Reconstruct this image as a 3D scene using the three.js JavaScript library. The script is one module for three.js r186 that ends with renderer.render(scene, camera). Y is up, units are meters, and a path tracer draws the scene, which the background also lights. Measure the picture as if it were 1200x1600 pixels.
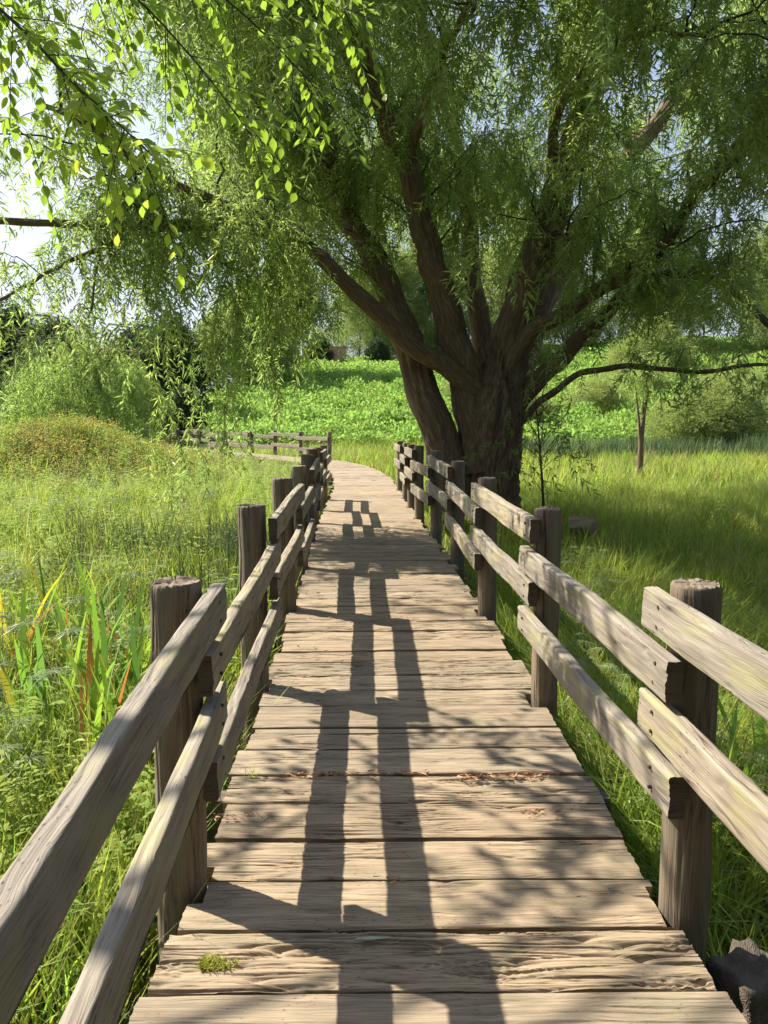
import * as THREE from 'three';
import { mergeGeometries, mergeVertices } from 'three/addons/utils/BufferGeometryUtils.js';
import { createNoise2D, createNoise3D } from 'simplex-noise';

// ---------------------------------------------------------------- camera, sky, sun, exposure
const scene = new THREE.Scene();
const camera = new THREE.PerspectiveCamera(67.0, 768 / 1024, 0.05, 900);
camera.position.set(0, 1.5, 0);
camera.rotation.order = 'YXZ';
camera.rotation.set(-Math.atan(160 / 1209), -Math.atan(20 / 1209), 0);
const renderer = new THREE.WebGLRenderer({ antialias: true });
renderer.toneMapping = THREE.LinearToneMapping;
renderer.toneMappingExposure = 2.5;
renderer.shadowMap.enabled = true;

const SUN = new THREE.Vector3(-0.83, 1.0, -0.71).normalize();
const sun = new THREE.DirectionalLight(new THREE.Color(1.0, 0.935, 0.81), 5.0);
sun.position.copy(SUN).multiplyScalar(60); sun.target.position.set(0, 0, -10);
sun.castShadow = true; sun.shadow.mapSize.set(4096, 4096);
Object.assign(sun.shadow.camera, { left: -40, right: 40, top: 40, bottom: -40, near: 1, far: 160 });
scene.add(sun, sun.target);

function seeded(seed) { let a = seed >>> 0; return () => { a |= 0; a = a + 0x6D2B79F5 | 0; let t = Math.imul(a ^ a >>> 15, 1 | a); t = t + Math.imul(t ^ t >>> 7, 61 | t) ^ t; return ((t ^ t >>> 14) >>> 0) / 4294967296; }; }
const N2 = createNoise2D(seeded(11)), N3 = createNoise3D(seeded(12));
const sm = (a, b, x) => { const t = Math.min(1, Math.max(0, (x - a) / (b - a))); return t * t * (3 - 2 * t); };
const lerp = (a, b, t) => a + (b - a) * t;
function fbm(x, y, o = 4) { let s = 0, a = 0.5; for (let i = 0; i < o; i++) { s += a * N2(x, y); x *= 2.03; y *= 2.03; a *= 0.5; } return s; }

{ // clear morning sky with thin high cloud, whiter towards the sun
  const W = 1024, H = 512, d = new Float32Array(W * H * 4), v = new THREE.Vector3();
  for (let j = 0; j < H; j++) for (let i = 0; i < W; i++) {
    const el = ((j + 0.5) / H - 0.5) * Math.PI, az = ((i + 0.5) / W - 0.5) * 2 * Math.PI;
    v.set(Math.cos(el) * Math.cos(az), Math.sin(el), Math.cos(el) * Math.sin(az));
    const y = Math.max(0, v.y), c = Math.max(0, v.dot(SUN));
    const h = Math.pow(1 - y, 3.2);
    let r = lerp(0.19, 0.75, h), g = lerp(0.31, 0.83, h), b = lerp(0.58, 0.91, h);
    const glow = 0.5 * Math.pow(c, 2.5) + 0.8 * Math.pow(c, 9) + 1.2 * Math.pow(c, 60);
    r += glow; g += glow * 0.97; b += glow * 0.9;
    const cl = sm(0.05, 0.75, 0.5 * N3(v.x * 1.6, v.y * 4, v.z * 1.6) + 0.35 * N3(v.x * 4 + 7, v.y * 9, v.z * 4) + 0.2 * N3(v.x * 9, v.y * 18 + 3, v.z * 9) + 0.1) * 0.55 * sm(-0.02, 0.1, v.y);
    r = lerp(r, 0.95 + glow * .6, cl); g = lerp(g, 0.97 + glow * .6, cl); b = lerp(b, 1.0 + glow * .6, cl);
    const o = (j * W + i) * 4; const k = 0.48; d[o] = r * k; d[o + 1] = g * k; d[o + 2] = b * k; d[o + 3] = 1;
  }
  const t = new THREE.DataTexture(d, W, H, THREE.RGBAFormat, THREE.FloatType);
  t.mapping = THREE.EquirectangularReflectionMapping; t.magFilter = THREE.LinearFilter; t.minFilter = THREE.LinearFilter; t.wrapS = THREE.RepeatWrapping; t.needsUpdate = true;
  scene.background = t; scene.environment = t; scene.backgroundIntensity = 1; scene.environmentIntensity = 1;
}

// ---------------------------------------------------------------- helpers
const V = (x, y, z) => new THREE.Vector3(x, y, z);
const taken = {};
function numbered(name) { const n = taken[name] = (taken[name] ?? -1) + 1; return n ? `${name}_${String(n).padStart(3, '0')}` : name; }
function group(name, label, category, extra = {}) { const o = new THREE.Group(); o.name = numbered(name); o.userData = { label, category, ...extra }; scene.add(o); return o; }
function part(name, geo, mat, parent, extra) { const m = new THREE.Mesh(geo, mat); m.name = name; m.castShadow = m.receiveShadow = true; parent.add(m); if (extra) m.userData = extra; return m; }
function top(name, geo, mat, label, category, extra = {}) { const m = part(numbered(name), geo, mat, scene, { label, category, ...extra }); return m; }
function many(name, geo, mat, list, parent, userData) {
  const m = new THREE.InstancedMesh(geo, mat, list.length); m.name = name; const c = new THREE.Color();
  list.forEach((e, i) => { m.setMatrixAt(i, e.m); m.setColorAt(i, c.setRGB(...(e.c ?? [1, 1, 1]))); });
  m.castShadow = m.receiveShadow = true; if (userData) m.userData = userData; parent.add(m); return m;
}
const _e = new THREE.Euler(), _q = new THREE.Quaternion(), _s = new THREE.Vector3(), _p = new THREE.Vector3();
function mat4(x, y, z, ry = 0, sx = 1, sy = sx, rx = 0, rz = 0) { return new THREE.Matrix4().compose(_p.set(x, y, z), _q.setFromEuler(_e.set(rx, ry, rz, 'YXZ')), _s.set(sx, sy, sx)); }
// joins many placed copies of a few geometries into one mesh with a tint per copy
function bake(protos, list) {
  let nv = 0, ni = 0; for (const e of list) { nv += protos[e.k].attributes.position.count; ni += protos[e.k].index.count; }
  const P = new Float32Array(nv * 3), N = new Float32Array(nv * 3), C = new Float32Array(nv * 3), I = new Uint32Array(ni), v = new THREE.Vector3(), nm = new THREE.Matrix3(); let o = 0, q = 0;
  for (const e of list) {
    const g = protos[e.k], p = g.attributes.position, n = g.attributes.normal, ix = g.index; nm.getNormalMatrix(e.m);
    for (let i = 0; i < p.count; i++) { const k = (o + i) * 3; v.fromBufferAttribute(p, i).applyMatrix4(e.m); P[k] = v.x; P[k + 1] = v.y; P[k + 2] = v.z; v.fromBufferAttribute(n, i).applyMatrix3(nm).normalize(); N[k] = v.x; N[k + 1] = v.y; N[k + 2] = v.z; C[k] = e.c[0]; C[k + 1] = e.c[1]; C[k + 2] = e.c[2]; }
    for (let i = 0; i < ix.count; i++) I[q++] = ix.getX(i) + o; o += p.count;
  }
  const g = new THREE.BufferGeometry(); g.setAttribute('position', new THREE.BufferAttribute(P, 3)); g.setAttribute('normal', new THREE.BufferAttribute(N, 3)); g.setAttribute('color', new THREE.BufferAttribute(C, 3)); g.setIndex(new THREE.BufferAttribute(I, 1)); return g;
}
class Geo {
  constructor() { this.p = []; this.u = []; this.i = []; this.c = []; this.tint = null; }
  v(x, y, z, u = 0, w = 0) { this.p.push(x, y, z); this.u.push(u, w); if (this.tint) this.c.push(...this.tint); return this.p.length / 3 - 1; }
  t(a, b, c) { this.i.push(a, b, c); }
  q(a, b, c, d) { this.i.push(a, b, c, a, c, d); }
  done() { const g = new THREE.BufferGeometry(); g.setAttribute('position', new THREE.Float32BufferAttribute(this.p, 3)); g.setAttribute('uv', new THREE.Float32BufferAttribute(this.u, 2)); if (this.tint) g.setAttribute('color', new THREE.Float32BufferAttribute(this.c, 3)); g.setIndex(this.i); g.computeVertexNormals(); return g; }
}
// a leaf: folded along its midrib, tip drooping
function leaf(g, b, dir, side, len, wid, droop = 0, at = 0.42) {
  const n = V().crossVectors(dir, side).normalize();
  const P = (l, s, k) => g.v(b.x + dir.x * l * len + side.x * s * wid + n.x * k - 0, b.y + dir.y * l * len + side.y * s * wid + n.y * k - droop * l * l * len, b.z + dir.z * l * len + side.z * s * wid + n.z * k, l, s);
  const a = P(0, 0, 0), m = P(at + 0.08, 0, -wid * 0.16), l = P(at, -0.5, 0), r = P(at, 0.5, 0), t = P(1, 0, 0);
  g.t(a, m, l); g.t(a, r, m); g.t(l, m, t); g.t(m, r, t);
}
const rdir = (R) => { const z = R() * 2 - 1, a = R() * 6.2832, s = Math.sqrt(1 - z * z); return V(s * Math.cos(a), z, s * Math.sin(a)); };
const perp = (d, R) => V().crossVectors(d, rdir(R)).normalize();
function leaf2(g, b, dir, side, len, wid, droop = 0) { // two faces, folded at the midrib
  const n = V().crossVectors(dir, side).normalize(), P = (l, s, k) => g.v(b.x + dir.x * l * len + side.x * s * wid + n.x * k, b.y + dir.y * l * len + side.y * s * wid + n.y * k - droop * l * l * len, b.z + dir.z * l * len + side.z * s * wid + n.z * k, l, s);
  const a = P(0, 0, 0), t = P(1, 0, 0), l = P(.42, -.5, wid * .2), r = P(.42, .5, wid * .2); g.t(a, t, l); g.t(a, r, t);
}
// a grass blade or sword leaf
function blade(g, x, z, h, w, az, lean, curl, seg = 3, y0 = 0, face = az + 1.57) {
  const c = Math.cos(az), s = Math.sin(az), twist = face; const cx = Math.cos(twist), cz = Math.sin(twist); let pl, pr;
  for (let k = 0; k <= seg; k++) {
    const t = k / seg, out = (lean * t + curl * t * t) * h, y = y0 + h * t * (1 - 0.35 * curl * t), ww = w * (k === seg ? 0.04 : (1 - t * t * 0.8)) * 0.5;
    if (k === seg) { const e = g.v(x + c * out, y, z + s * out, 1, .5); g.t(pl, pr, e); break; }
    const l = g.v(x + c * out - cx * ww, y, z + s * out - cz * ww, t, 0), r = g.v(x + c * out + cx * ww, y, z + s * out + cz * ww, t, 1);
    if (k) { g.t(pl, pr, r); g.t(pl, r, l); } pl = l; pr = r;
  }
}
function tube(g, pts, radii, radial = 6, rough = 0, ns = 0, cap = true) {
  const n = pts.length; let prev; const nrm = V(0, 0, 1); const T = V(), B = V(), A = V();
  T.subVectors(pts[1], pts[0]).normalize(); A.crossVectors(T, Math.abs(T.y) < 0.9 ? V(0, 1, 0) : V(1, 0, 0)).normalize();
  let len = 0;
  for (let k = 0; k < n; k++) {
    T.subVectors(pts[Math.min(n - 1, k + 1)], pts[Math.max(0, k - 1)]).normalize();
    A.addScaledVector(T, -A.dot(T)).normalize(); B.crossVectors(T, A);
    if (k) len += pts[k].distanceTo(pts[k - 1]);
    const ring = [];
    for (let j = 0; j <= radial; j++) {
      const a = j / radial * 6.2832, c = Math.cos(a), s = Math.sin(a); let r = radii[k];
      if (rough) { const jj = j % radial, ca = Math.cos(jj / radial * 6.2832), sa = Math.sin(jj / radial * 6.2832); const q = N3(ca * 2.2 + ns, sa * 2.2, len * 0.9) * 0.12 * r; const R1 = 1 - Math.abs(N3(ca * r * 16 + ns, sa * r * 16, len * 2.2)); r += q + rough * (R1 - 0.6) + rough * 0.35 * N3(ca * r * 40, sa * r * 40 + ns, len * 9); }
      ring.push(g.v(pts[k].x + (A.x * c + B.x * s) * r, pts[k].y + (A.y * c + B.y * s) * r, pts[k].z + (A.z * c + B.z * s) * r, len, a * Math.max(radii[0], 0.05)));
    }
    if (prev) for (let j = 0; j < radial; j++) g.q(prev[j], prev[j + 1], ring[j + 1], ring[j]);
    prev = ring;
  }
  if (cap) { const c = g.v(pts[n - 1].x, pts[n - 1].y, pts[n - 1].z); for (let j = 0; j < radial; j++) g.t(prev[j], prev[j + 1], c); }
}
const spline = (pts, n) => new THREE.CatmullRomCurve3(pts.map(p => p.isVector3 ? p : V(...p)), false, 'centripetal').getSpacedPoints(n);
const fall = (n, a, b, pw = 1) => Array.from({ length: n + 1 }, (_, k) => lerp(a, b, Math.pow(k / n, pw)));

// ---------------------------------------------------------------- textures and materials (colour, grain and wear only)
const toS = (c) => { c = Math.min(1, Math.max(0, c)); return 255 * (c <= 0.0031308 ? 12.92 * c : 1.055 * Math.pow(c, 1 / 2.4) - 0.055); };
function texture(W, H, fn, rx, ry) { // fn(x metres, y metres) -> [r, g, b, height]
  const d = new Uint8Array(W * H * 4), b = new Uint8Array(W * H * 4);
  for (let j = 0; j < H; j++) for (let i = 0; i < W; i++) {
    const c = fn(i / W / rx, j / H / ry), o = (j * W + i) * 4;
    d[o] = toS(c[0]); d[o + 1] = toS(c[1]); d[o + 2] = toS(c[2]); d[o + 3] = 255;
    b[o] = b[o + 1] = b[o + 2] = Math.min(255, Math.max(0, c[3] * 255)); b[o + 3] = 255;
  }
  return [d, b].map((a, k) => { const t = new THREE.DataTexture(a, W, H); t.colorSpace = k ? THREE.NoColorSpace : THREE.SRGBColorSpace; t.wrapS = t.wrapT = THREE.MirroredRepeatWrapping; t.magFilter = THREE.LinearFilter; t.minFilter = THREE.LinearMipmapLinearFilter; t.generateMipmaps = true; t.anisotropy = 8; t.repeat.set(rx, ry); t.needsUpdate = true; return t; });
}
function wood(seed, light, dark, stain, stainShare, size = 1024) {
  return texture(size, size, (x, y) => {
    const wob = 0.012 * N2(x * 1.7 + seed, y * 5) + 0.003 * N2(x * 9, y * 30 + seed);
    const v = y + wob;
    const broad = 0.5 + 0.5 * fbm(x * 1.1 + seed, v * 22, 3), fine = 0.5 + 0.5 * N2(x * 4 + seed, v * 170), hair = 0.5 + 0.5 * N2(x * 7 - seed, v * 420);
    const patch = 0.5 + 0.5 * fbm(x * 3.1 - seed, y * 9 + seed, 3), speck = 0.5 + 0.5 * N2(x * 160 + seed, y * 210);
    let k = 0.42 * broad + 0.25 * fine + 0.13 * hair + 0.3 * patch - 0.08;
    const line = Math.pow(1 - Math.abs(N2(x * 1.3 + seed * 2, v * 60)), 7) * sm(-0.1, 0.4, N2(x * 1.1, v * 9 + seed)), dot = sm(0.72, 0.9, N2(x * 26 + seed, y * 70)) * sm(0, .4, N2(x * 3, y * 6 - seed));
    k = 0.5 + 1.35 * (k - 0.5) - 0.55 * line - 0.5 * dot + 0.12 * (speck - 0.5);
    const s = stainShare * sm(0.05, 0.6, fbm(x * 2 + seed * 3, y * 7, 4) + 0.1);
    const c = [0, 1, 2].map(i => lerp(lerp(dark[i], light[i], k), stain[i], s));
    return [...c, 0.35 + 0.3 * fine + 0.2 * hair - 0.4 * line + 0.15 * broad];
  }, 0.5, 2);
}
const deckTex = wood(3, [0.41, 0.32, 0.215], [0.12, 0.085, 0.053], [0.15, 0.135, 0.08], 0.4);
const railTex = wood(17, [0.36, 0.31, 0.24], [0.1, 0.08, 0.06], [0.27, 0.25, 0.11], 0.55);
const postTex = wood(29, [0.27, 0.205, 0.14], [0.085, 0.06, 0.04], [0.16, 0.16, 0.1], 0.5);
const barkTex = texture(512, 512, (x, y) => { const r = 1 - Math.abs(N2(x * 2.5, y * 16)), f = 0.5 + 0.5 * fbm(x * 14, y * 40, 3), k = 0.65 * r * r + 0.35 * f; const m = sm(0.2, 0.7, fbm(x * 3 + 9, y * 3, 3)); return [lerp(lerp(0.06, 0.19, k), 0.12, m * .6), lerp(lerp(0.044, 0.14, k), 0.12, m * .6), lerp(lerp(0.03, 0.1, k), 0.07, m * .6), k]; }, 0.5, 0.5);
const soilTex = texture(512, 512, (x, y) => { const f = 0.5 + 0.5 * fbm(x * 2.1, y * 2.1, 5), g = 0.5 + 0.5 * N2(x * 40, y * 40); return [lerp(0.05, 0.1, f) * (0.7 + .6 * g), lerp(0.055, 0.085, f) * (0.7 + .6 * g), lerp(0.025, 0.04, f) * (0.7 + .6 * g), g]; }, 0.125, 0.125);
const std = (tex, tint, rough, bump) => new THREE.MeshStandardMaterial({ map: tex[0], bumpMap: tex[1], bumpScale: bump, color: new THREE.Color().setRGB(...tint), roughness: rough });
const deckMats = [[1, 1, 1], [1.08, 1.05, 1.0], [0.88, 0.87, 0.86], [0.97, 0.93, 0.88]].map(t => std(deckTex, t, 0.85, 0.0016));
const railMats = [[1, 1, 1], [0.9, 0.9, 0.92], [1.08, 1.04, 0.98]].map(t => std(railTex, t, 0.82, 0.0016));
const postMats = [[1, 1, 1], [0.88, 0.88, 0.88], [1.12, 1.1, 1.06]].map(t => std(postTex, t, 0.88, 0.002));
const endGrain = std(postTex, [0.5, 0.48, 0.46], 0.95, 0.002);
const bark = std(barkTex, [1.35, 1.25, 1.12], 0.95, 0.01);
const soil = std(soilTex, [1, 1, 1], 1, 0.02);
const plain = (r, g, b, rough = 0.9) => new THREE.MeshStandardMaterial({ color: new THREE.Color().setRGB(r, g, b), roughness: rough });
const leafy = (r, g, b, through = 0.45, coat = 0.25, vc = false) => new THREE.MeshPhysicalMaterial({ color: new THREE.Color().setRGB(r, g, b), roughness: 1, specularIntensity: 0.25, transmission: through, thickness: 0, clearcoat: coat * 0.8, clearcoatRoughness: 0.32, side: THREE.DoubleSide, vertexColors: !!vc });
const twigMat = plain(0.055, 0.045, 0.03);

// ---------------------------------------------------------------- terrain
function ground(x, z) {
  const d = -z; let h = -0.5 + 0.07 * N2(x * 0.35, z * 0.35) + 0.03 * N2(x * 1.3, z * 1.3);
  h += 0.28 * Math.exp(-((x - 1.8) ** 2 + (z + 11.6) ** 2) / 3.5);
  h += 1.25 * Math.exp(-(((x + 8.9) / 2.6) ** 2 + ((z + 22.5) / 2.6) ** 2));
  const side = lerp(0.35, 1, sm(-17, -7, x)) * (1 + 0.35 * sm(8, 30, x));
  h += 0.2 * sm(34, 42, d);
  h += 6.6 * side * Math.pow(sm(33, 92, d), 0.85) ;
  h += 0.34 * sm(38, 44, d) * (N2(x * 0.5, z * 0.3) + 0.8 * N2(x * 1.0 + 5, z * 0.55));
  return h;
}
{
  const g = new Geo(), nx = 150, nz = 190, wx = t => Math.sign(t) * (30 * Math.abs(t) + 230 * Math.pow(Math.abs(t), 4)), wz = t => 14 - 100 * t - 260 * Math.pow(t, 6);
  for (let j = 0; j <= nz; j++) for (let i = 0; i <= nx; i++) { const x = wx(i / nx * 2 - 1), z = wz(j / nz); g.v(x, ground(x, z), z, x, z); }
  for (let j = 0; j < nz; j++) for (let i = 0; i < nx; i++) { const a = j * (nx + 1) + i; g.q(a, a + 1, a + nx + 2, a + nx + 1); }
  top('ground', g.done(), soil, 'dark damp soil of the marshy meadow and hillside', 'ground', { kind: 'structure' });
}

// ---------------------------------------------------------------- boardwalk
const pathPts = [[.155, 0, 1.2], [.155, 0, -2], [.16, 0, -4], [.125, 0, -5.7], [.075, 0, -7.5], [0, -.03, -10.2], [-.07, -.12, -13.5], [-.1, -.16, -16], [-.3, -.18, -20], [-.8, -.2, -23.4], [-1.75, -.22, -26.1], [-3.3, -.24, -28.3], [-5.0, -.25, -30.6], [-8, -.27, -34.6], [-11, -.28, -38.6], [-14, -.3, -42.6], [-17, -.3, -46]];
const path = new THREE.CatmullRomCurve3(pathPts.map(p => V(...p)), false, 'centripetal'); path.arcLengthDivisions = 2000;
const pathLen = path.getLength();
function frameAt(s) { const u = Math.min(1, Math.max(0, s / pathLen)), p = path.getPointAt(u), t = path.getTangentAt(u); return { p, yaw: Math.atan2(-t.x, -t.z), right: V(-t.z, 0, t.x).normalize(), t }; }
const posts = [ // [x, z, radius, height] alongside the deck
  ...[[-.55, -.42], [-.605, -2.3], [-.64, -4.1], [-.65, -5.75], [-.68, -7.3], [-.73, -8.9], [-.79, -10.5], [-.84, -12.2], [-.87, -14.1]].map(([x, z]) => ({ x, z, s: -1 })),
  ...[[.98, -.4], [.95, -2.17], [.895, -3.85], [.86, -5.6], [.855, -7.55], [.79, -9.3], [.69, -11.0], [.66, -12.6], [.645, -14.3], [.6, -16.0]].map(([x, z]) => ({ x, z, s: 1 })),
];
const deckY = z => { const d = -z; return d < 9 ? -0.0 : -0.16 * sm(9, 17, d); };
const walk = group('boardwalk', 'weathered timber boardwalk of cross planks curving through the meadow', 'boardwalk', { kind: 'structure' });
{
  const R = seeded(5);
  // plank edges along the path, the first ones as the photograph shows them
  const near = [1.37, 1.60, 1.831, 2.074, 2.315, 2.555, 2.806, 3.038, 3.283, 3.455, 3.521, 3.795, 4.023];
  const wear = [0.25, 0.3, 1.0, 0.45, 0.45, 0.55, 0.75, 0.35, 0.5, 0.3, 0.2, 0.6, 0.7];
  const edges = near.map(d => d + 1.2);
  while (edges[edges.length - 1] < pathLen - 0.3) edges.push(edges[edges.length - 1] + 0.225 + (R() - 0.5) * 0.05);
  for (let k = 0; k + 1 < edges.length; k++) {
    const s0 = edges[k], s1 = edges[k + 1], gap = 0.006 + R() * 0.007, w = s1 - s0 - gap, f = frameAt((s0 + s1) / 2), dist = s0 - 1.2;
    const wr = wear[k] ?? (0.25 + R() * 0.75), seed = k * 7.31;
    const half = lerp(0.735, 0.7, sm(3, 12, dist)), xl0 = -half + (R() - 0.5) * 0.05 - (k === 2 || k === 1 ? 0.02 : 0), xr0 = half + (R() - 0.5) * 0.07;
    const dz = dist < 3.6 ? 0.0024 : dist < 6 ? 0.005 : dist < 10 ? 0.012 : 0.06, dx = dist < 3.6 ? 0.011 : dist < 6 ? 0.014 : dist < 10 ? 0.03 : 0.12;
    const nz = Math.max(3, Math.round(w / dz)), nx = Math.round(1.46 / dx), th = 0.055;
    const lift = (R() - 0.5) * 0.007, tilt = (R() - 0.5) * 0.008, cup = (R() - 0.4) * 0.004;
    const local = posts.map(p => { const q = V(p.x - f.p.x, 0, p.z - f.p.z); return { x: q.dot(f.right), z: -(q.x * f.t.x + q.z * f.t.z), s: p.s }; }).filter(p => Math.abs(p.z) < w / 2 + 0.12);
    const H = (x, z) => { // worn surface: grain ridges, checks and splits
      const e = 0.5 - Math.abs(z) / w; let h = lift + tilt * x + cup * (1 - (2 * z / w) ** 2);
      const zz = z + 0.006 * N2(x * 2.2 + seed, z * 6) ;
      const m = sm(0.0, 0.6, fbm(x * 1.3 + seed, zz * 7 - seed, 2) + 0.45 * wr + 0.05);
      const c1 = Math.pow(1 - Math.abs(N2(x * 1.15 + seed, zz * 26)), 7), c2 = Math.pow(1 - Math.abs(N2(x * 2.3 - seed, zz * 55 + seed)), 6);
      h -= m * wr * (0.022 * c1 + 0.009 * c2 * sm(0, 0.5, N2(x * 2 + 3, zz * 20 + seed)));
      h += (0.0008 + 0.0014 * wr * m) * N2(x * 3 + seed, zz * 110) + 0.0006 * N2(x * 40, zz * 160) * wr;
      h += 0.003 * N2(x * 1.2 + seed, z * 9);
      const rot = sm(0.5, 0.85, N2(x * 1.9 + seed * 2, z * 9 + seed) + (wr > 0.7 ? 0.12 : -0.12)); h -= rot * (0.006 + 0.006 * N2(x * 30, z * 90)) * wr;
      const chip = 0.012 + 0.012 * wr * (0.5 + 0.5 * N2(x * 6 + seed, Math.sign(z) * 5)); const ed = e * w; if (ed < chip) h -= (1 - ed / chip) ** 2 * 0.006 * (0.6 + wr);
      return h;
    };
    const g = new Geo(), rows = [];
    for (let j = 0; j <= nz; j++) {
      const z = (j / nz - 0.5) * w; let xl = xl0 + 0.003 * N2(z * 22, seed), xr = xr0 + 0.003 * N2(z * 22, seed + 9);
      for (const p of local) { const a = 0.095; if (Math.abs(z - p.z) < a) { if (p.s < 0) xl = Math.max(xl, p.x + 0.085); else xr = Math.min(xr, p.x - 0.085); } }
      const row = [];
      for (let i = 0; i <= nx; i++) { const x = lerp(xl, xr, i / nx); const edge = (j === 0 ? -1 : j === nz ? 1 : 0), ze = z - edge * (0.003 + 0.005 * wr * (0.5 + 0.5 * N2(x * 5 + seed, edge * 3 + seed)) ); row.push(g.v(x, H(x, z), ze, x + seed * 0.37, z + seed * 0.211)); }
      rows.push(row);
    }
    for (let j = 0; j < nz; j++) for (let i = 0; i < nx; i++) g.q(rows[j][i], rows[j + 1][i], rows[j + 1][i + 1], rows[j][i + 1]);
    // sides
    const rim = [...rows[0].map((v, i) => v), ...rows.slice(1).map(r => r[nx]), ...rows[nz].slice(0, -1).reverse(), ...rows.slice(1, -1).reverse().map(r => r[0])];
    const lo = [], hi = []; let run = 0;
    rim.forEach((v) => { const x = g.p[v * 3], y = g.p[v * 3 + 1], z = g.p[v * 3 + 2]; run += 0.01; hi.push(g.v(x, y, z, x + z + seed, y)); lo.push(g.v(x, -th, z, x + z + seed, -th)); });
    for (let i = 0; i < rim.length; i++) { const n = (i + 1) % rim.length; g.q(hi[i], hi[n], lo[n], lo[i]); }
    const c = [g.v(xl0, -th, -w / 2), g.v(xr0, -th, -w / 2), g.v(xr0, -th, w / 2), g.v(xl0, -th, w / 2)]; g.q(c[0], c[1], c[2], c[3]);
    const m = part(k ? `plank_${String(k).padStart(3, '0')}` : 'plank', g.done(), deckMats[(k * 5 + (R() * 4 | 0)) % 4], walk);
    m.position.set(f.p.x, f.p.y, f.p.z); m.rotation.y = f.yaw;
  }
  // bearers across and joists along
  const bg = new THREE.BoxGeometry(1, 1, 1); let nb = 0;
  for (let s = 1.0; s < pathLen - 1; s += 1.72) { const f = frameAt(s), m = part(nb ? `bearer_${String(nb).padStart(3, '0')}` : 'bearer', bg, postMats[1], walk); nb++; m.scale.set(1.78, 0.14, 0.1); m.position.set(f.p.x, f.p.y - 0.055 - 0.14 - 0.07, f.p.z); m.rotation.y = f.yaw; }
  for (const side of [-0.5, 0.5]) { const g = new Geo(), pts = []; for (let s = 0; s < pathLen; s += 1) { const f = frameAt(s); pts.push(f.p.clone().addScaledVector(f.right, side).add(V(0, -0.128, 0))); } tube(g, pts, pts.map(() => 0.068), 4); part(side < 0 ? 'joist' : 'joist_001', g.done(), postMats[1], walk); }
}

// ---------------------------------------------------------------- fences
function postGeo(seed, r, y0, y1, near) {
  const g = new Geo(), A = near ? 128 : 20, K = near ? 60 : 12, R = seeded(seed * 13 + 1);
  const cracks = Array.from({ length: 3 }, () => ({ a: R() * 6.2832, w: 0.015 + R() * 0.02, d: 0.005 + R() * 0.014, lo: R() * 0.5, wob: R() * 9 }));
  const rad = (a, t, y) => {
    let q = r * (1 + 0.05 * N3(Math.cos(a) * 0.9 + seed, Math.sin(a) * 0.9, y * 1.4)) + 0.0016 * N3(Math.cos(a) * 5 + seed, Math.sin(a) * 5, y * 2.5) + 0.0008 * N3(Math.cos(a) * 22, Math.sin(a) * 22 + seed, y * 5);
    for (const c of cracks) { const da = Math.abs(Math.atan2(Math.sin(a - c.a - 0.12 * N2(y * 3, c.wob)), Math.cos(a - c.a - 0.12 * N2(y * 3, c.wob)))); if (near) q -= c.d * Math.exp(-((da / c.w) ** 2)) * sm(c.lo, c.lo + 0.3, t); }
    return q;
  };
  let prev; const rows = [];
  for (let k = 0; k <= K + 1; k++) { const t = Math.min(1, k / K), y = lerp(y0, y1, t) - (k === K ? 0.008 : 0), row = []; for (let j = 0; j <= A; j++) { const a = j / A * 6.2832, q = rad(a, t, y) - (k > K ? 0.007 : 0); row.push(g.v(Math.cos(a) * q, y + (k > K ? 0.004 * N2(Math.cos(a) * 3 + seed, Math.sin(a) * 3) : 0), Math.sin(a) * q, y + seed * 0.37, a * r + seed * 0.3)); } rows.push(row); }
  for (let k = 0; k <= K; k++) for (let j = 0; j < A; j++) g.q(rows[k][j], rows[k + 1][j], rows[k + 1][j + 1], rows[k][j + 1]);
  let last = rows[K + 1].map((v) => g.v(g.p[v * 3], g.p[v * 3 + 1], g.p[v * 3 + 2], g.p[v * 3] * 0.4 + seed, g.p[v * 3 + 2])); const C = near ? 9 : 3;
  for (let c = 1; c <= C; c++) { const k = 1 - c / C; const row = []; for (let j = 0; j <= A; j++) { const a = j / A * 6.2832, q = rad(a, 1, y1) * k * 0.95; const x = Math.cos(a) * q, z = Math.sin(a) * q; let y = y1 + 0.004 * N2(x * 40 + seed, z * 40) + 0.002 * Math.sin(q * 900); if (near) for (const cr of cracks.slice(0, 3)) { const da = Math.abs(Math.atan2(Math.sin(a - cr.a), Math.cos(a - cr.a))); y -= 0.012 * Math.exp(-((da * q / 0.006) ** 2)) * sm(0, 0.03, q); } row.push(g.v(x, y, z, x * 0.4 + seed, z)); } for (let j = 0; j < A; j++) g.q(last[j], row[j], row[j + 1], last[j + 1]); last = row; }
  return g.done();
}
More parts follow.
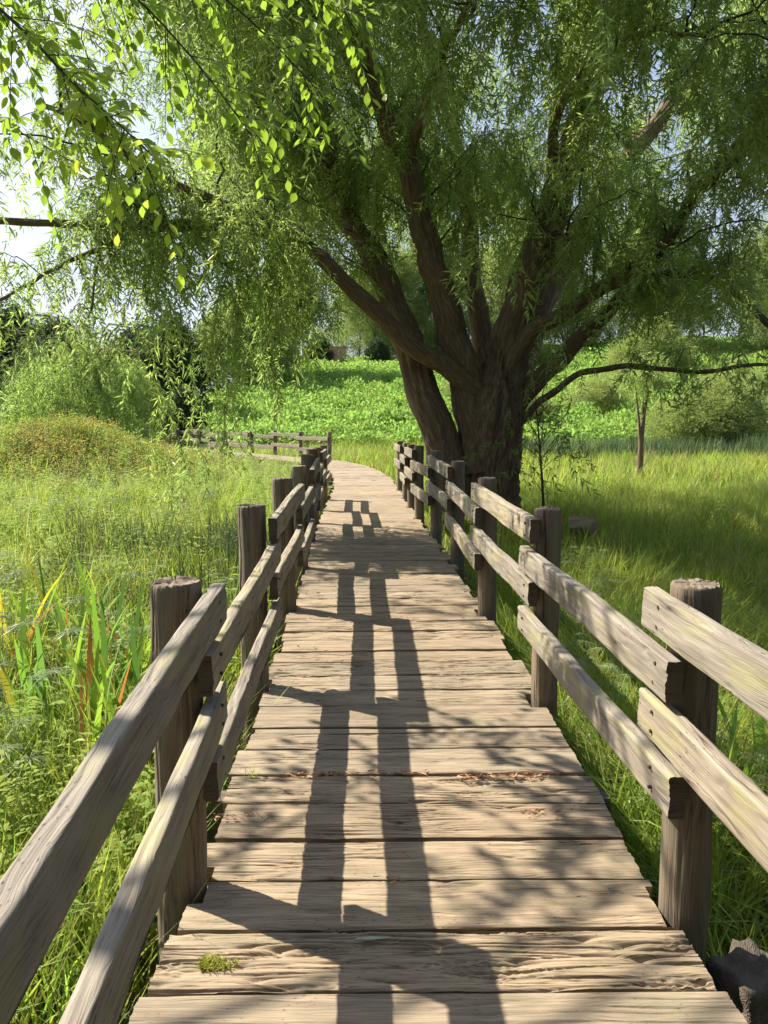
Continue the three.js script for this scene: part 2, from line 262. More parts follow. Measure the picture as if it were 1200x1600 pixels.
function railGeo(L, hgt, thk, seed, near) { // along x, rounded and worn, ends cut
  const g = new Geo(), K = near ? Math.round(L / 0.014) : Math.max(6, Math.round(L / 0.12)), r = 0.007, prof = [];
  const nH = near ? 14 : 4, nT = near ? 7 : 2;
  for (let i = 0; i <= nH; i++) prof.push([thk / 2, lerp(-hgt / 2 + r, hgt / 2 - r, i / nH), 1, 0]); // z, y
  prof.push([thk / 2 - r * 0.3, hgt / 2 - r * 0.3]);
  for (let i = 0; i <= nT; i++) prof.push([lerp(thk / 2 - r, -thk / 2 + r, i / nT), hgt / 2]);
  prof.push([-thk / 2 + r * 0.3, hgt / 2 - r * 0.3]);
  for (let i = 0; i <= nH; i++) prof.push([-thk / 2, lerp(hgt / 2 - r, -hgt / 2 + r, i / nH)]);
  prof.push([-thk / 2 + r * 0.3, -hgt / 2 + r * 0.3]);
  for (let i = 0; i <= 2; i++) prof.push([lerp(-thk / 2 + r, thk / 2 - r, i / 2), -hgt / 2]);
  prof.push([thk / 2 - r * 0.3, -hgt / 2 + r * 0.3]);
  const M = prof.length, rows = [];
  let per = [0]; for (let i = 1; i <= M; i++) per.push(per[i - 1] + Math.hypot(prof[i % M][0] - prof[i - 1][0], prof[i % M][1] - prof[i - 1][1]));
  for (let k = 0; k <= K; k++) {
    const x = (k / K - 0.5) * L, row = [], end = Math.min(x + L / 2, L / 2 - x);
    const sag = 0.006 * N2(x * 0.7 + seed, 1), bow = 0.005 * N2(x * 0.6, seed + 4);
    for (let i = 0; i <= M; i++) {
      const [z, y] = prof[i % M], s = per[i]; let k2 = 1 - 0.004 * N2(x * 2 + seed, s * 8) - (end < 0.008 ? 0.012 * (1 - end / 0.008) : 0);
      let d = 0.0018 * N2(x * 3 + seed, s * 60) + 0.003 * N2(x * 1.6 + seed, s * 9);
      if (near) { const c = Math.pow(1 - Math.abs(N2(x * 1.3 + seed, s * 28 + seed)), 16) * sm(0.1, 0.6, N2(x * 1.4 - seed, s * 7)); d -= 0.006 * c; }
      const len = Math.hypot(z, y) || 1, nz2 = Math.abs(Math.abs(z) - thk / 2) < 0.002 ? Math.sign(z) : 0, ny = nz2 ? 0 : Math.sign(y);
      row.push(g.v(x, y * k2 + ny * d + sag, z * k2 + nz2 * d + bow, x + seed * 0.7, s + seed * 0.31));
    }
    rows.push(row);
  }
  for (let k = 0; k < K; k++) for (let i = 0; i < M; i++) g.q(rows[k][i], rows[k + 1][i], rows[k + 1][i + 1], rows[k][i + 1]);
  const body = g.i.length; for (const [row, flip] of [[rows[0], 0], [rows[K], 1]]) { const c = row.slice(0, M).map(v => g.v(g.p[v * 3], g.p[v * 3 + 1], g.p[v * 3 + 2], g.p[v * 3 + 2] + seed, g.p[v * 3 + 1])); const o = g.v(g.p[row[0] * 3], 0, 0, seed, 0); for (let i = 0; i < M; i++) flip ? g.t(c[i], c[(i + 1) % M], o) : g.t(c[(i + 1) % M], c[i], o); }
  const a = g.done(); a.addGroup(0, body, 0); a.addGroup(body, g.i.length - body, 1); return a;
}
const UPX = V(1, 0, 0), nailGeo = new THREE.CylinderGeometry(0.006, 0.006, 0.008, 8); nailGeo.rotateX(Math.PI / 2);
const nailMat = new THREE.MeshStandardMaterial({ color: new THREE.Color().setRGB(0.06, 0.045, 0.035), roughness: 0.7, metalness: 0.3 });
function fence(list, name, label, o) { // list of {x,z,y,h,r}, o.inner: +1 rails on the +side
  const f = group(name, label, 'fence'), R = seeded(o.seed);
  list.forEach((p, i) => {
    const near = p.z > -7, m = part(i ? `post_${String(i).padStart(3, '0')}` : 'post', postGeo(o.seed + i * 3.7, p.r, -0.75 - (p.y < -0.1 ? 0.1 : 0), p.h, near), o.post ?? postMats[(i + o.seed) % 3], f);
    m.position.set(p.x, p.y, p.z); m.rotation.set((R() - 0.5) * 0.03, 0, (R() - 0.5) * 0.03);
  });
  let n = 0;
  for (let i = 0; i + 1 < list.length; i++) {
    const a = list[i], b = list[i + 1], high = (i + o.phase) % 2 === 0, near = Math.max(a.z, b.z) > -8;
    for (const lev of [0, 1]) {
      const y = lev === 0 ? (high ? o.yTop : o.yTop - o.step) : (high ? o.yLow : o.yLow - o.step * 1.1), dx = b.x - a.x, dz = b.z - a.z, L0 = Math.hypot(dx, dz), ux = dx / L0, uz = dz / L0;
      const off = o.inner * (Math.max(a.r, b.r) + o.thk / 2 + (o.gap ?? 0.002)), nx = -uz, nz = ux, ext = 0.075 + R() * 0.05, L = L0 + 2 * ext;
      const y0 = a.y + y + (a.drop ?? 0) + (R() - 0.5) * 0.016, y1 = b.y + y + (R() - 0.5) * 0.016;
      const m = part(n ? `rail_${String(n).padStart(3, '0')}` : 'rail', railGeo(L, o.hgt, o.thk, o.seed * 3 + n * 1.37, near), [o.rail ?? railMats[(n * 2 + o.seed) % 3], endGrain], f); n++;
      m.position.set((a.x + b.x) / 2 + nx * off, (y0 + y1) / 2, (a.z + b.z) / 2 + nz * off);
      m.rotation.set(0, Math.atan2(-dz, dx), Math.atan2(y1 - y0, L0), 'YZX');
      if (near) for (const e of [-1, 1]) for (const q of [-1, 1]) { const k = part('nail', nailGeo, nailMat, m); k.position.set(e * (L0 / 2 + (R() - 0.5) * 0.02), q * o.hgt * 0.24, o.inner * (o.thk / 2 + 0.0005)); }
    }
  }
  return f;
}
{
  const R = seeded(77);
  const mk = (s) => posts.filter(p => p.s === s).map(p => ({ x: p.x, z: p.z, y: deckY(p.z), r: s < 0 ? 0.073 + R() * 0.006 : 0.066 + R() * 0.005, h: (s < 0 ? 0.985 : 1.015) + (R() - 0.5) * 0.03, drop: s < 0 && p.z > -1 ? -0.04 : 0 }));
  fence(mk(-1), 'boardwalk_fence', 'post and rail fence along the meadow side, its deck-facing side in shade', { seed: 4, inner: 1, yTop: 0.882, yLow: 0.565, step: 0.15, hgt: 0.125, thk: 0.045, gap: 0.02, phase: 0 });
  fence(mk(1), 'boardwalk_fence', 'sunlit post and rail fence between the deck and the big willow trunk', { seed: 9, inner: -1, yTop: 0.9, yLow: 0.585, step: 0.155, hgt: 0.125, thk: 0.05, phase: 0 });
  // fences where the boardwalk swings off across the meadow
  const run = (s0, s1, off, n) => Array.from({ length: n }, (_, i) => { const f = frameAt(lerp(s0, s1, i / (n - 1))), p = f.p.clone().addScaledVector(f.right, off); return { x: p.x, z: p.z, y: p.y, r: 0.075, h: 0.93 + (R() - 0.5) * 0.06 }; });
  fence(run(31.2, 48.5, -0.76, 9), 'distant_fence', 'weathered rail fence on the meadow side of the far walk', { seed: 21, inner: 1, yTop: 0.8, yLow: 0.4, step: 0.09, hgt: 0.13, thk: 0.05, phase: 0 });
  fence(run(28.2, 48.9, 0.76, 12), 'distant_fence', 'weathered rail fence on the hill side of the far walk', { seed: 23, inner: -1, yTop: 0.8, yLow: 0.4, step: 0.09, hgt: 0.13, thk: 0.05, phase: 1 });
}

// ---------------------------------------------------------------- willow
// hanging withes with narrow leaves
function strand(seed, L, n, leafLen, leafWid) {
  const R = seeded(seed), g = new Geo(), pts = []; const a = R() * 6.28, sway = 0.25 + R() * 0.3;
  for (let k = 0; k <= 7; k++) { const t = k / 7; pts.push(V(Math.cos(a) * sway * L * Math.sin(t * 2) * (1 - 0.4 * t) + 0.05 * (R() - .5), -L * t * (1 - 0.04 * t), Math.sin(a) * sway * L * Math.sin(t * 2) * (1 - 0.4 * t) + 0.02 * (R() - .5))); }
  const st = new Geo(); tube(st, pts.filter((_, k) => k % 2 === 1 || k === 0), fall(4, 0.0035, 0.0012), 3, 0, 0, false);
  const cv = new THREE.CatmullRomCurve3(pts);
  for (let k = 0; k < n; k++) {
    const cl = Math.floor(k / 3) * 3, t = Math.min(1, 0.03 + 0.97 * (cl + R() * 3.2) / n), p = cv.getPoint(t), az = R() * 6.2832, down = 0.35 - R() * 1.7;
    const d = V(Math.cos(az), down, Math.sin(az)).normalize(), s = perp(d, R), q = leafLen * (0.5 + 0.8 * R()) * (t > 0.9 ? 0.75 : 1);
    leaf2(g, p, d, s, q, leafWid * (0.8 + 0.5 * R()), 0.25 + R() * 0.3);
  }
  return [g.done(), st.done()];
}
const strands = Array.from({ length: 12 }, (_, i) => strand(100 + i, [0.85, 0.55, 1.0, 0.7][i % 4], [44, 34, 46, 40][i % 4], [0.11, 0.095, 0.12, 0.1][i % 4], 0.0195));
const willowLeaf = [leafy(0.3, 0.41, 0.095, 0.66, 0.7), leafy(0.3, 0.41, 0.095, 0.66, 0.7, true)];
function hang(R, list, p, scale, tint, tilt = 0.18) { list.push({ k: R() * strands.length | 0, m: mat4(p.x, p.y, p.z, R() * 6.2832, scale * (0.8 + 0.3 * R()), scale * (0.75 + 0.55 * R()), (R() - 0.5) * 2 * tilt, (R() - 0.5) * 2 * tilt), c: tint }); }
function placeStrands(list, parent, mat, stems = twigMat) {
  for (let k = 0; k < strands.length; k++) {
    const l = list.filter(e => e.k === k); if (!l.length) continue;
    many(k ? `foliage_${String(k).padStart(3, '0')}` : 'foliage', strands[k][0], mat, l, parent, { kind: 'stuff' });
    many(k ? `withe_${String(k).padStart(3, '0')}` : 'withe', strands[k][1], stems, l.map(e => ({ m: e.m })), parent, { kind: 'stuff' });
  }
}
const limbs = {
  A: [[[1.3, -.5, -11.2], [1.2, 0.25, -11.21], [1.08, 0.81, -11.29], [0.86, 1.5, -11.28], [0.63, 2.1, -11.37], [0.4, 2.89, -11.58], [0.1, 3.56, -11.77], [-0.33, 4.4, -12.09], [-0.61, 5.27, -12.41], [-0.86, 6.52, -12.78], [-1.11, 7.5, -13.12], [-1.42, 9.23, -13.56]], .30, .05],
  B: [[[1.6, 0.6, -11.35], [1.48, 1.5, -11.38], [1.23, 2.42, -11.4], [1.02, 3.05, -11.39], [0.78, 3.94, -11.41], [0.5, 4.87, -11.33], [0.12, 5.63, -11.24], [-0.29, 6.23, -11.12], [-0.66, 6.94, -11.02], [-1.14, 7.73, -10.93]], .30, .05],
  C: [[[1.76, 0.9, -11.8], [1.72, 2.4, -12.1], [1.6, 3.6, -12.56], [1.53, 4.65, -12.9], [1.32, 6.05, -13.29], [0.86, 7.8, -13.73], [0.67, 9.81, -14.2]], .2, .05],
  D: [[[1.86, 0.8, -11.52], [1.98, 2.15, -11.55], [2.28, 3.34, -11.5], [2.6, 4.3, -11.42], [2.84, 5.27, -11.25], [3.07, 6.11, -11.05], [3.26, 7.02, -10.97], [3.41, 8.06, -10.9], [3.6, 9.4, -10.7]], .36, .06],
  E: [[[2.0, 1.3, -11.7], [2.49, 2.88, -12.25], [3.11, 3.92, -12.68], [3.81, 5.01, -13.11], [4.6, 6.05, -13.54], [5.58, 7.13, -13.97], [6.61, 8.14, -14.39], [7.73, 9.36, -14.73]], .28, .05],
  F: [[[1.9, 1.9, -11.4], [2.28, 2.6, -11.21], [2.69, 2.81, -11.02], [3.22, 3.18, -10.76], [3.68, 3.47, -10.49], [3.98, 3.92, -10.34], [4.1, 4.19, -10.17], [4.42, 4.61, -10.02], [4.83, 4.97, -9.86], [5.41, 5.42, -9.71]], .135, .04],
  G: [[[1.95, 1.35, -11.5], [2.53, 2.01, -11.43], [3.02, 2.51, -11.38], [3.6, 3.11, -11.25], [4.12, 3.37, -10.97], [4.65, 3.21, -10.64], [5.14, 2.7, -10.26], [5.57, 1.99, -9.96]], .15, .03],
  H: [[[2.1, 1.2, -11.5], [2.69, 1.82, -11.3], [3.14, 2.06, -11.12], [3.58, 2.1, -10.92], [3.99, 2.05, -10.7], [4.52, 2.02, -10.39], [5.09, 2.06, -10.08], [5.68, 1.9, -9.85]], .06, .02],
  I: [[[1.65, 1.7, -11.35], [1.14, 2.04, -11.15], [0.72, 2.3, -10.99], [0.36, 2.56, -10.83], [-0.08, 2.95, -10.69], [-0.5, 3.34, -10.54], [-0.9, 3.65, -10.39], [-1.37, 3.78, -10.21], [-1.92, 3.74, -9.91], [-2.45, 3.67, -9.71], [-3.0, 3.64, -9.51], [-3.6, 3.62, -9.32], [-4.17, 3.6, -9.13], [-4.7, 3.52, -8.92]], .16, .025],
  J: [[[-0.95, 3.66, -10.36], [-1.45, 3.95, -10.24], [-1.86, 4.06, -10.05], [-2.28, 4.16, -9.87], [-2.62, 4.31, -9.7], [-2.86, 4.45, -9.52], [-3.19, 4.67, -9.35], [-3.69, 4.88, -9.19]], .085, .025],
  K: [[[-2.35, 4.17, -9.84], [-2.72, 4.05, -9.77], [-3.0, 3.84, -9.64], [-3.15, 3.44, -9.49], [-3.23, 2.98, -9.38], [-3.28, 2.53, -9.27]], .028, .01],
  L: [[[-2.4, 3.68, -9.73], [-2.96, 3.52, -9.6], [-3.38, 3.29, -9.47], [-3.79, 3.05, -9.35], [-4.26, 2.73, -9.21], [-4.65, 2.37, -9.07]], .04, .014],
  // limbs reaching out over the boardwalk and above the picture
  M: [[[2.84, 5.27, -11.25], [2.7, 6.0, -10.2], [2.3, 6.3, -9.0], [1.9, 6.2, -7.8], [1.5, 5.8, -6.7]], .12, .025],
  N: [[[3.07, 6.11, -11.05], [3.7, 6.7, -10], [4.2, 6.7, -8.8], [4.4, 6.2, -7.6], [4.5, 5.5, -6.6]], .11, .025],
  O: [[[0.12, 5.63, -11.24], [-0.6, 6.3, -10.4], [-1.3, 6.5, -9.5], [-1.9, 6.3, -8.6], [-2.4, 5.8, -7.8]], .1, .025],
  P: [[[-0.61, 5.27, -12.41], [-1.0, 5.7, -12.4], [-1.5, 5.9, -12.35], [-2.0, 5.8, -12.3], [-2.4, 5.5, -12.2]], .07, .02],
  Q: [[[4.1, 4.19, -10.17], [4.5, 4.6, -9.2], [4.7, 4.7, -8.3], [4.7, 4.4, -7.4]], .06, .02],
  T: [[[0.5, 4.87, -11.33], [0.75, 5.5, -10.2], [0.95, 5.7, -9.2], [1.0, 5.5, -8.3], [0.95, 5.1, -7.5]], .08, .02],
  U: [[[2.2, 3.1, -11.45], [2.35, 3.7, -11.0], [2.45, 3.85, -10.5], [2.5, 3.6, -10.1]], .05, .015],
  V: [[[1.53, 4.65, -12.9], [1.1, 5.8, -14.4], [0.6, 6.5, -16], [0.1, 6.6, -17.6], [-0.4, 6.1, -19]], .1, .02],
  W: [[[3.11, 3.92, -12.68], [2.9, 5.2, -14.4], [2.6, 6.1, -16.2], [2.3, 6.3, -18], [2.1, 5.8, -19.4]], .1, .02],
  X: [[[-0.61, 5.27, -12.41], [-1.3, 6.4, -13.8], [-1.9, 6.9, -15.3], [-2.4, 6.7, -16.8], [-2.8, 6.1, -18]], .09, .02],
  Y: [[[1.32, 6.05, -13.29], [1.0, 7.3, -14.6], [0.9, 8.0, -16], [0.9, 8.0, -17.6]], .09, .02],
  Z: [[[-0.33, 4.4, -12.09], [-1.1, 5.9, -12.7], [-1.8, 6.9, -13.2], [-2.5, 7.1, -13.7], [-3.0, 6.7, -14.1]], .09, .02],
  AA: [[[-0.86, 6.52, -12.78], [-1.4, 7.7, -13.6], [-2.1, 8.3, -14.4], [-2.8, 8.1, -15.1]], .08, .02],
  AB: [[[0.1, 3.56, -11.77], [-0.4, 4.8, -12.9], [-0.9, 5.6, -13.9], [-1.3, 5.5, -14.9]], .08, .02],
  AC: [[[-0.66, 6.94, -11.02], [-0.2, 8.2, -11.6], [0.4, 8.9, -12.2], [1.1, 9.1, -12.7]], .07, .02],
  AD: [[[0.12, 5.63, -11.24], [-0.4, 6.9, -10.6], [-1.0, 7.5, -9.9], [-1.7, 7.4, -9.2], [-2.2, 6.9, -8.6]], .08, .02],
  AE: [[[-0.29, 6.23, -11.12], [0, 7.3, -10.1], [0.3, 7.8, -9], [0.4, 7.5, -8], [0.4, 7, -7.2]], .08, .02],
  AF: [[[-0.86, 6.52, -12.78], [-1.6, 7.4, -12.2], [-2.3, 7.7, -11.5], [-2.9, 7.4, -10.9]], .07, .02],
  S: [[[2.6, 4.3, -11.42], [2.4, 5.1, -10.6], [2.5, 5.5, -9.6], [2.9, 5.4, -8.6], [3.2, 5, -7.8]], .09, .02],
};
const willow = group('willow_tree', 'large multi-stemmed willow with furrowed bark and drooping leaves beside the boardwalk', 'tree');
const willowStrands = [], limbCurves = {};
{
  const R = seeded(2024);
  { // bole with root flare
    const g = new Geo(), pts = spline([[1.72, -.75, -11.5], [1.74, -.1, -11.48], [1.75, .6, -11.47], [1.78, 1.2, -11.45], [1.82, 1.9, -11.45], [1.86, 2.5, -11.45]], 110);
    const rad = pts.map(p => { const y = p.y; return y < 0.3 ? 0.43 + 0.28 * ((0.3 - y) / 1.05) ** 1.6 : y < 1.3 ? 0.43 : lerp(0.43, 0.16, sm(1.3, 2.5, y)); });
    tube(g, pts, rad, 110, 0.055, 3.1); part('trunk', g.done(), bark, willow);
  }
  const tw = new Geo(); let nl = 0;
  for (const [id, [pts, r0, r1]] of Object.entries(limbs)) {
    const n = id === 'A' || id === 'B' || id === 'D' ? 90 : 48, sp = spline(pts, n).map((p, k) => p.add(V(N2(k * 0.12 + nl, 3), N2(k * 0.12 + nl, 9), N2(k * 0.12 + nl, 15)).multiplyScalar(0.035 * Math.min(1, k / 8)))), g = new Geo();
    tube(g, sp, fall(n, r0, r1, 0.8), r0 > 0.2 ? 48 : r0 > 0.08 ? 20 : 8, r0 > 0.1 ? 0.028 * Math.min(1, r0 / .25) : r0 * 0.12, nl * 4.3);
    part(nl ? `limb_${String(nl).padStart(3, '0')}` : 'limb', g.done(), bark, willow); nl++;
    limbCurves[id] = new THREE.CatmullRomCurve3(sp);
  }
  const sub = { A: [26, .35, 1], B: [26, .4, 1], C: [18, .35, 1], D: [30, .35, 1], E: [34, .3, 1], F: [24, .3, 1], G: [10, .4, .72], H: [5, .4, .9], I: [14, .42, .74], J: [14, .1, 1], K: [6, .3, 1], L: [5, .3, 1], M: [26, .25, 1], N: [22, .25, 1], O: [24, .3, 1], P: [8, .3, 1], Q: [18, .2, 1], S: [16, .2, 1], T: [13, .25, 1], U: [4, .4, 1], V: [24, .25, 1], W: [24, .3, 1], X: [24, .3, 1], Y: [18, .25, 1], Z: [30, .25, 1], AA: [26, .2, 1], AB: [24, .3, 1], AC: [22, .2, 1], AD: [30, .25, 1], AE: [30, .25, 1], AF: [26, .25, 1] };
  const bright = (x) => { const k = 0.8 + 0.45 * R(), y = R(); return [k * (1 + 0.18 * (y - .4)), k, k * (0.9 + 0.3 * R())]; };
  for (const [id, [n, t0, t1]] of Object.entries(sub)) for (let k = 0; k < n; k++) {
    const t = lerp(t0, t1, (k + R()) / n), p = limbCurves[id].getPoint(t), d = limbCurves[id].getTangent(t), side = perp(d, R);
    const small = 'KLH'.includes(id), len = small ? 0.3 + R() * 0.4 : 0.8 + R() * 1.5, dir = d.clone().multiplyScalar(0.5).addScaledVector(side, 0.9).add(V(0, 0.35, 0)).normalize(); if (dir.y < -.05) { dir.y = -.05 + .3 * R(); dir.normalize(); }
    const q = [p, p.clone().addScaledVector(dir, len * 0.4).add(V(0, 0.05, 0)), p.clone().addScaledVector(dir, len * 0.75).add(V(0, -0.02 * len, 0)), p.clone().addScaledVector(dir, len).add(V(0, -0.25 * len, 0))];
    const sp = spline(q, 9).map((p, k) => k ? p.add(V(R() - .5, R() - .5, R() - .5).multiplyScalar(.07 * len)) : p); tube(tw, sp, fall(9, 0.005 + 0.006 * len, 0.003), 4, 0, 0, false);
    const ns = Math.round((small ? 4 : 7) + len * 7.5);
    for (let j = 0; j < ns; j++) { const u = lerp(0.25, 1, (j + R()) / ns), b = new THREE.CatmullRomCurve3(sp).getPoint(u); hang(R, willowStrands, b, lerp(0.65, 1.2, R()), bright(), 0.65); }
  }
  // the long curtain under the limbs over the meadow
  const curtain = (id, t0, t1, n, dyMax, spread) => { for (let k = 0; k < n; k++) { const p = limbCurves[id].getPoint(lerp(t0, t1, R())).clone(); p.x += (R() - .5) * spread; p.z += (R() - .5) * spread * 1.6; p.y += 0.25 - R() * (dyMax + (id === 'I' ? -1.9 * sm(-2.2, -.8, p.x) - .7 * sm(-2.6, -3.1, p.x) : 0)); hang(R, willowStrands, p, lerp(0.7, 1.2, R()), bright(), 0.2); } };
  curtain('I', .45, .7, 200, 2.95, .9); curtain('I', .66, .76, 26, 1.2, .5); curtain('J', .05, .7, 55, 1.2, 0.8); curtain('L', .15, .8, 10, .3, .3); curtain('P', .3, 1, 60, 2.4, 1.0); curtain('A', .68, 1, 90, .9, 2.2); curtain('B', .7, 1, 80, .9, 2.0); curtain('C', .7, 1, 90, .9, 2.4); curtain('D', .72, 1, 90, .9, 2.4); curtain('E', .7, 1, 80, .9, 2.4); curtain('Z', .3, 1, 60, .7, 1.8); curtain('AD', .3, 1, 80, .7, 1.8); curtain('AE', .3, 1, 70, .7, 1.8); curtain('AF', .3, 1, 70, .7, 1.6); curtain('AB', .3, 1, 50, .7, 1.4); curtain('X', .3, 1, 50, .7, 1.6); curtain('V', .3, 1, 50, .7, 1.8); curtain('U', .4, 1, 22, 1.9, .6); curtain('T', .3, 1, 15, .9, .9);
  part('twigs', tw.done(), twigMat, willow, { kind: 'stuff' });
  part('foliage', bake(strands.map(e => e[0]), willowStrands), willowLeaf[1], willow, { kind: 'stuff' });
  part('withes', bake(strands.map(e => e[1]), willowStrands.filter((_, k) => k % 2 === 0)), twigMat, willow, { kind: 'stuff' });

}

// ---------------------------------------------------------------- broad-leaved tree overhanging from beside the walk
{
  const R = seeded(909), tree = group('broadleaf_tree', 'overhanging tree with glowing lime green oval leaves above the fence', 'tree');
  const lg = new Geo(); { // oval leaf with a point, curved
    const prof = [[0, 0], [.12, .2], [.28, .42], [.45, .5], [.62, .43], [.8, .24], [.92, .09], [1, 0]], L = [], M = [], Rr = [];
    prof.forEach(([t, w], k) => { const y = -0.22 * t * t, c = -Math.abs(w) * 0.12; M.push(lg.v(t, y + c, 0, t, .5)); L.push(lg.v(t, y, -w * .56, t, 0)); Rr.push(lg.v(t, y, w * .56, t, 1)); });
    for (let k = 0; k + 1 < prof.length; k++) { lg.q(M[k], M[k + 1], L[k + 1], L[k]); lg.q(M[k + 1], M[k], Rr[k], Rr[k + 1]); }
    const st = [lg.v(-.22, .02, -.012), lg.v(-.22, .02, .012), lg.v(0, 0, .014), lg.v(0, 0, -.014)]; lg.q(...st);
  }
  const leafGeo = lg.done(), lm = [leafy(0.32, 0.44, 0.04, 0.65, 0.25), leafy(0.26, 0.39, 0.04, 0.6, 0.25), leafy(0.37, 0.46, 0.05, 0.65, 0.2)];
  const tr = new Geo(); tube(tr, spline([[-4.6, -.7, -2.6], [-4.5, 1, -2.7], [-4.55, 2.6, -2.9], [-4.3, 4.2, -3.2], [-4.1, 5.6, -3.4]], 40), fall(40, .17, .06), 18, .012, 7); part('trunk', tr.done(), bark, tree);
  const main = [
    [[-4.35, 3.7, -3.1], [-3.1, 4.1, -4.0], [-2.3, 3.85, -4.4], [-1.75, 3.4, -4.3], [-1.53, 3.16, -4.18], [-1.3, 2.95, -4.05], [-1.07, 2.73, -3.95]],
    [[-4.3, 4.2, -3.2], [-3.0, 4.6, -4.4], [-2.1, 4.3, -4.9], [-1.45, 3.95, -4.9], [-1.0, 3.5, -4.9], [-.7, 3.1, -4.85]],
    [[-4.2, 4.6, -3.3], [-2.9, 5.0, -4.6], [-1.9, 4.75, -5.4], [-1.0, 4.25, -5.6], [-.45, 3.75, -5.6], [-.2, 3.45, -5.55]],
    [[-4.4, 3.3, -3.0], [-3.4, 3.6, -4.2], [-2.6, 3.4, -4.9], [-2.1, 3.15, -4.95], [-1.75, 2.95, -4.9]],
    [[-4.2, 5.0, -3.35], [-2.8, 5.3, -4.8], [-1.6, 5.0, -5.6], [-.6, 4.5, -5.9], [0.0, 4.25, -5.9]],
  ];
  const twigs = new Geo(), spots = [];
  main.forEach((pts, b) => {
    const sp = spline(pts, 40), g = new Geo(); tube(g, sp, fall(40, .022, .003), 6, .001, b); part(b ? `branch_00${b}` : 'branch', g.done(), twigMat, tree);
    const cv = new THREE.CatmullRomCurve3(sp);
    for (let k = 0; k < [56, 46, 46, 20, 46][b]; k++) {
      const t = lerp(.36, 1, (k + R()) / [56, 46, 46, 20, 46][b]), p = cv.getPoint(t), d = cv.getTangent(t), dir = d.clone().multiplyScalar(.7).addScaledVector(perp(d, R), .8).add(V(0, -.15, 0)).normalize(), len = .22 + R() * .42;
      const q = spline([p, p.clone().addScaledVector(dir, len * .5), p.clone().addScaledVector(dir, len).add(V(0, -.12 * len, 0))], 6); tube(twigs, q, fall(6, .004, .0015), 3, 0, 0, false);
      const c2 = new THREE.CatmullRomCurve3(q), nn = 7 + len * 11 | 0;
      for (let j = 0; j < nn; j++) { const u = (j + .4) / nn, o = c2.getPoint(u), s = j % 2 ? 1 : -1, td = c2.getTangent(u), sd = V().crossVectors(td, V(0, 1, 0)).normalize(); const ld = td.multiplyScalar(.55).addScaledVector(sd, s * .8).add(V((R() - .5) * .7, .15 - R() * .9, (R() - .5) * .7)).normalize(); spots.push({ o, ld, len: .058 + R() * .045, roll: (R() - .5) * 1.2, d: o.distanceTo(camera.position) }); }
    }
  });
  part('twigs', twigs.done(), twigMat, tree, { kind: 'stuff' });
  spots.sort((a, b) => a.d - b.d);
  const B = new THREE.Matrix4(), rest = [];
  spots.forEach((s, i) => {
    const z = V().crossVectors(s.ld, V(0, 1, 0)).normalize(), y = V().crossVectors(z, s.ld).normalize(); B.makeBasis(s.ld, y, z); const q = new THREE.Quaternion().setFromRotationMatrix(B).multiply(new THREE.Quaternion().setFromAxisAngle(UPX, s.roll)); s.o.addScaledVector(s.ld, s.len * .2);
    if (i < 300) { const m = part(i ? `leaf_${String(i).padStart(3, '0')}` : 'leaf', leafGeo, lm[i % 3], tree); m.position.copy(s.o); m.quaternion.copy(q); m.scale.setScalar(s.len); }
    else { const k = .85 + R() * .3; rest.push({ m: new THREE.Matrix4().compose(s.o, q, V(s.len, s.len, s.len)), c: [k, k, k] }); }
  });
  many('foliage', leafGeo, lm[1], rest, tree, { kind: 'stuff' });
}

// ---------------------------------------------------------------- generic foliage pieces
function clump(seed, n, rad, len, wid, up = 0.2) { const R = seeded(seed), g = new Geo(); for (let k = 0; k < n; k++) { const o = rdir(R).multiplyScalar(rad * Math.cbrt(R())); const d = o.clone().normalize().multiplyScalar(.6).add(rdir(R)).add(V(0, up, 0)).normalize(); leaf(g, o, d, perp(d, R), len * (.7 + .6 * R()), wid * (.7 + .6 * R()), .2, .45); } return g.done(); }
const clumps = [0, 1, 2, 3].map(k => clump(300 + k, 42, .3, .13, .055)), slim = [0, 1, 2].map(k => clump(320 + k, 46, .32, .17, .028)), fine = [0, 1, 2].map(k => clump(340 + k, 40, .22, .06, .03));
function lobes(R, list, protos, lobe, n, size, tint, tv = 0.25) { // lobe: [x,y,z,rx,ry,rz]
  for (let k = 0; k < n; k++) { const d = rdir(R); if (d.y < -.35 && R() < .6) d.y *= -1; const r = .45 + .6 * Math.pow(R(), .5) + .38 * N3(d.x * 2.6 + lobe[0], d.y * 2.6, d.z * 2.6); const s = size * (.7 + .6 * R()), c = 1 - tv / 2 + tv * R() * 1.2; list.push({ k: R() * protos.length | 0, m: mat4(lobe[0] + d.x * lobe[3] * r, lobe[1] + d.y * lobe[4] * r, lobe[2] + d.z * lobe[5] * r, R() * 6.28, s, s, (R() - .5), (R() - .5)), c: [tint[0] * c * (.92 + .2 * R()), tint[1] * c, tint[2] * c] }); }
}
function leafParts(list, protos, mat, parent) { protos.forEach((p, k) => { const l = list.filter(e => e.k === k); if (l.length) many(k ? `crown_${String(k).padStart(3, '0')}` : 'crown', p, mat, l, parent, { kind: 'stuff' }); }); }
const greenLeaf = leafy(0.19, 0.27, 0.06, .45, .2), darkLeaf = leafy(0.05, 0.08, 0.03, .3, .15), limeLeaf = leafy(0.28, 0.35, 0.09, .5, .15);
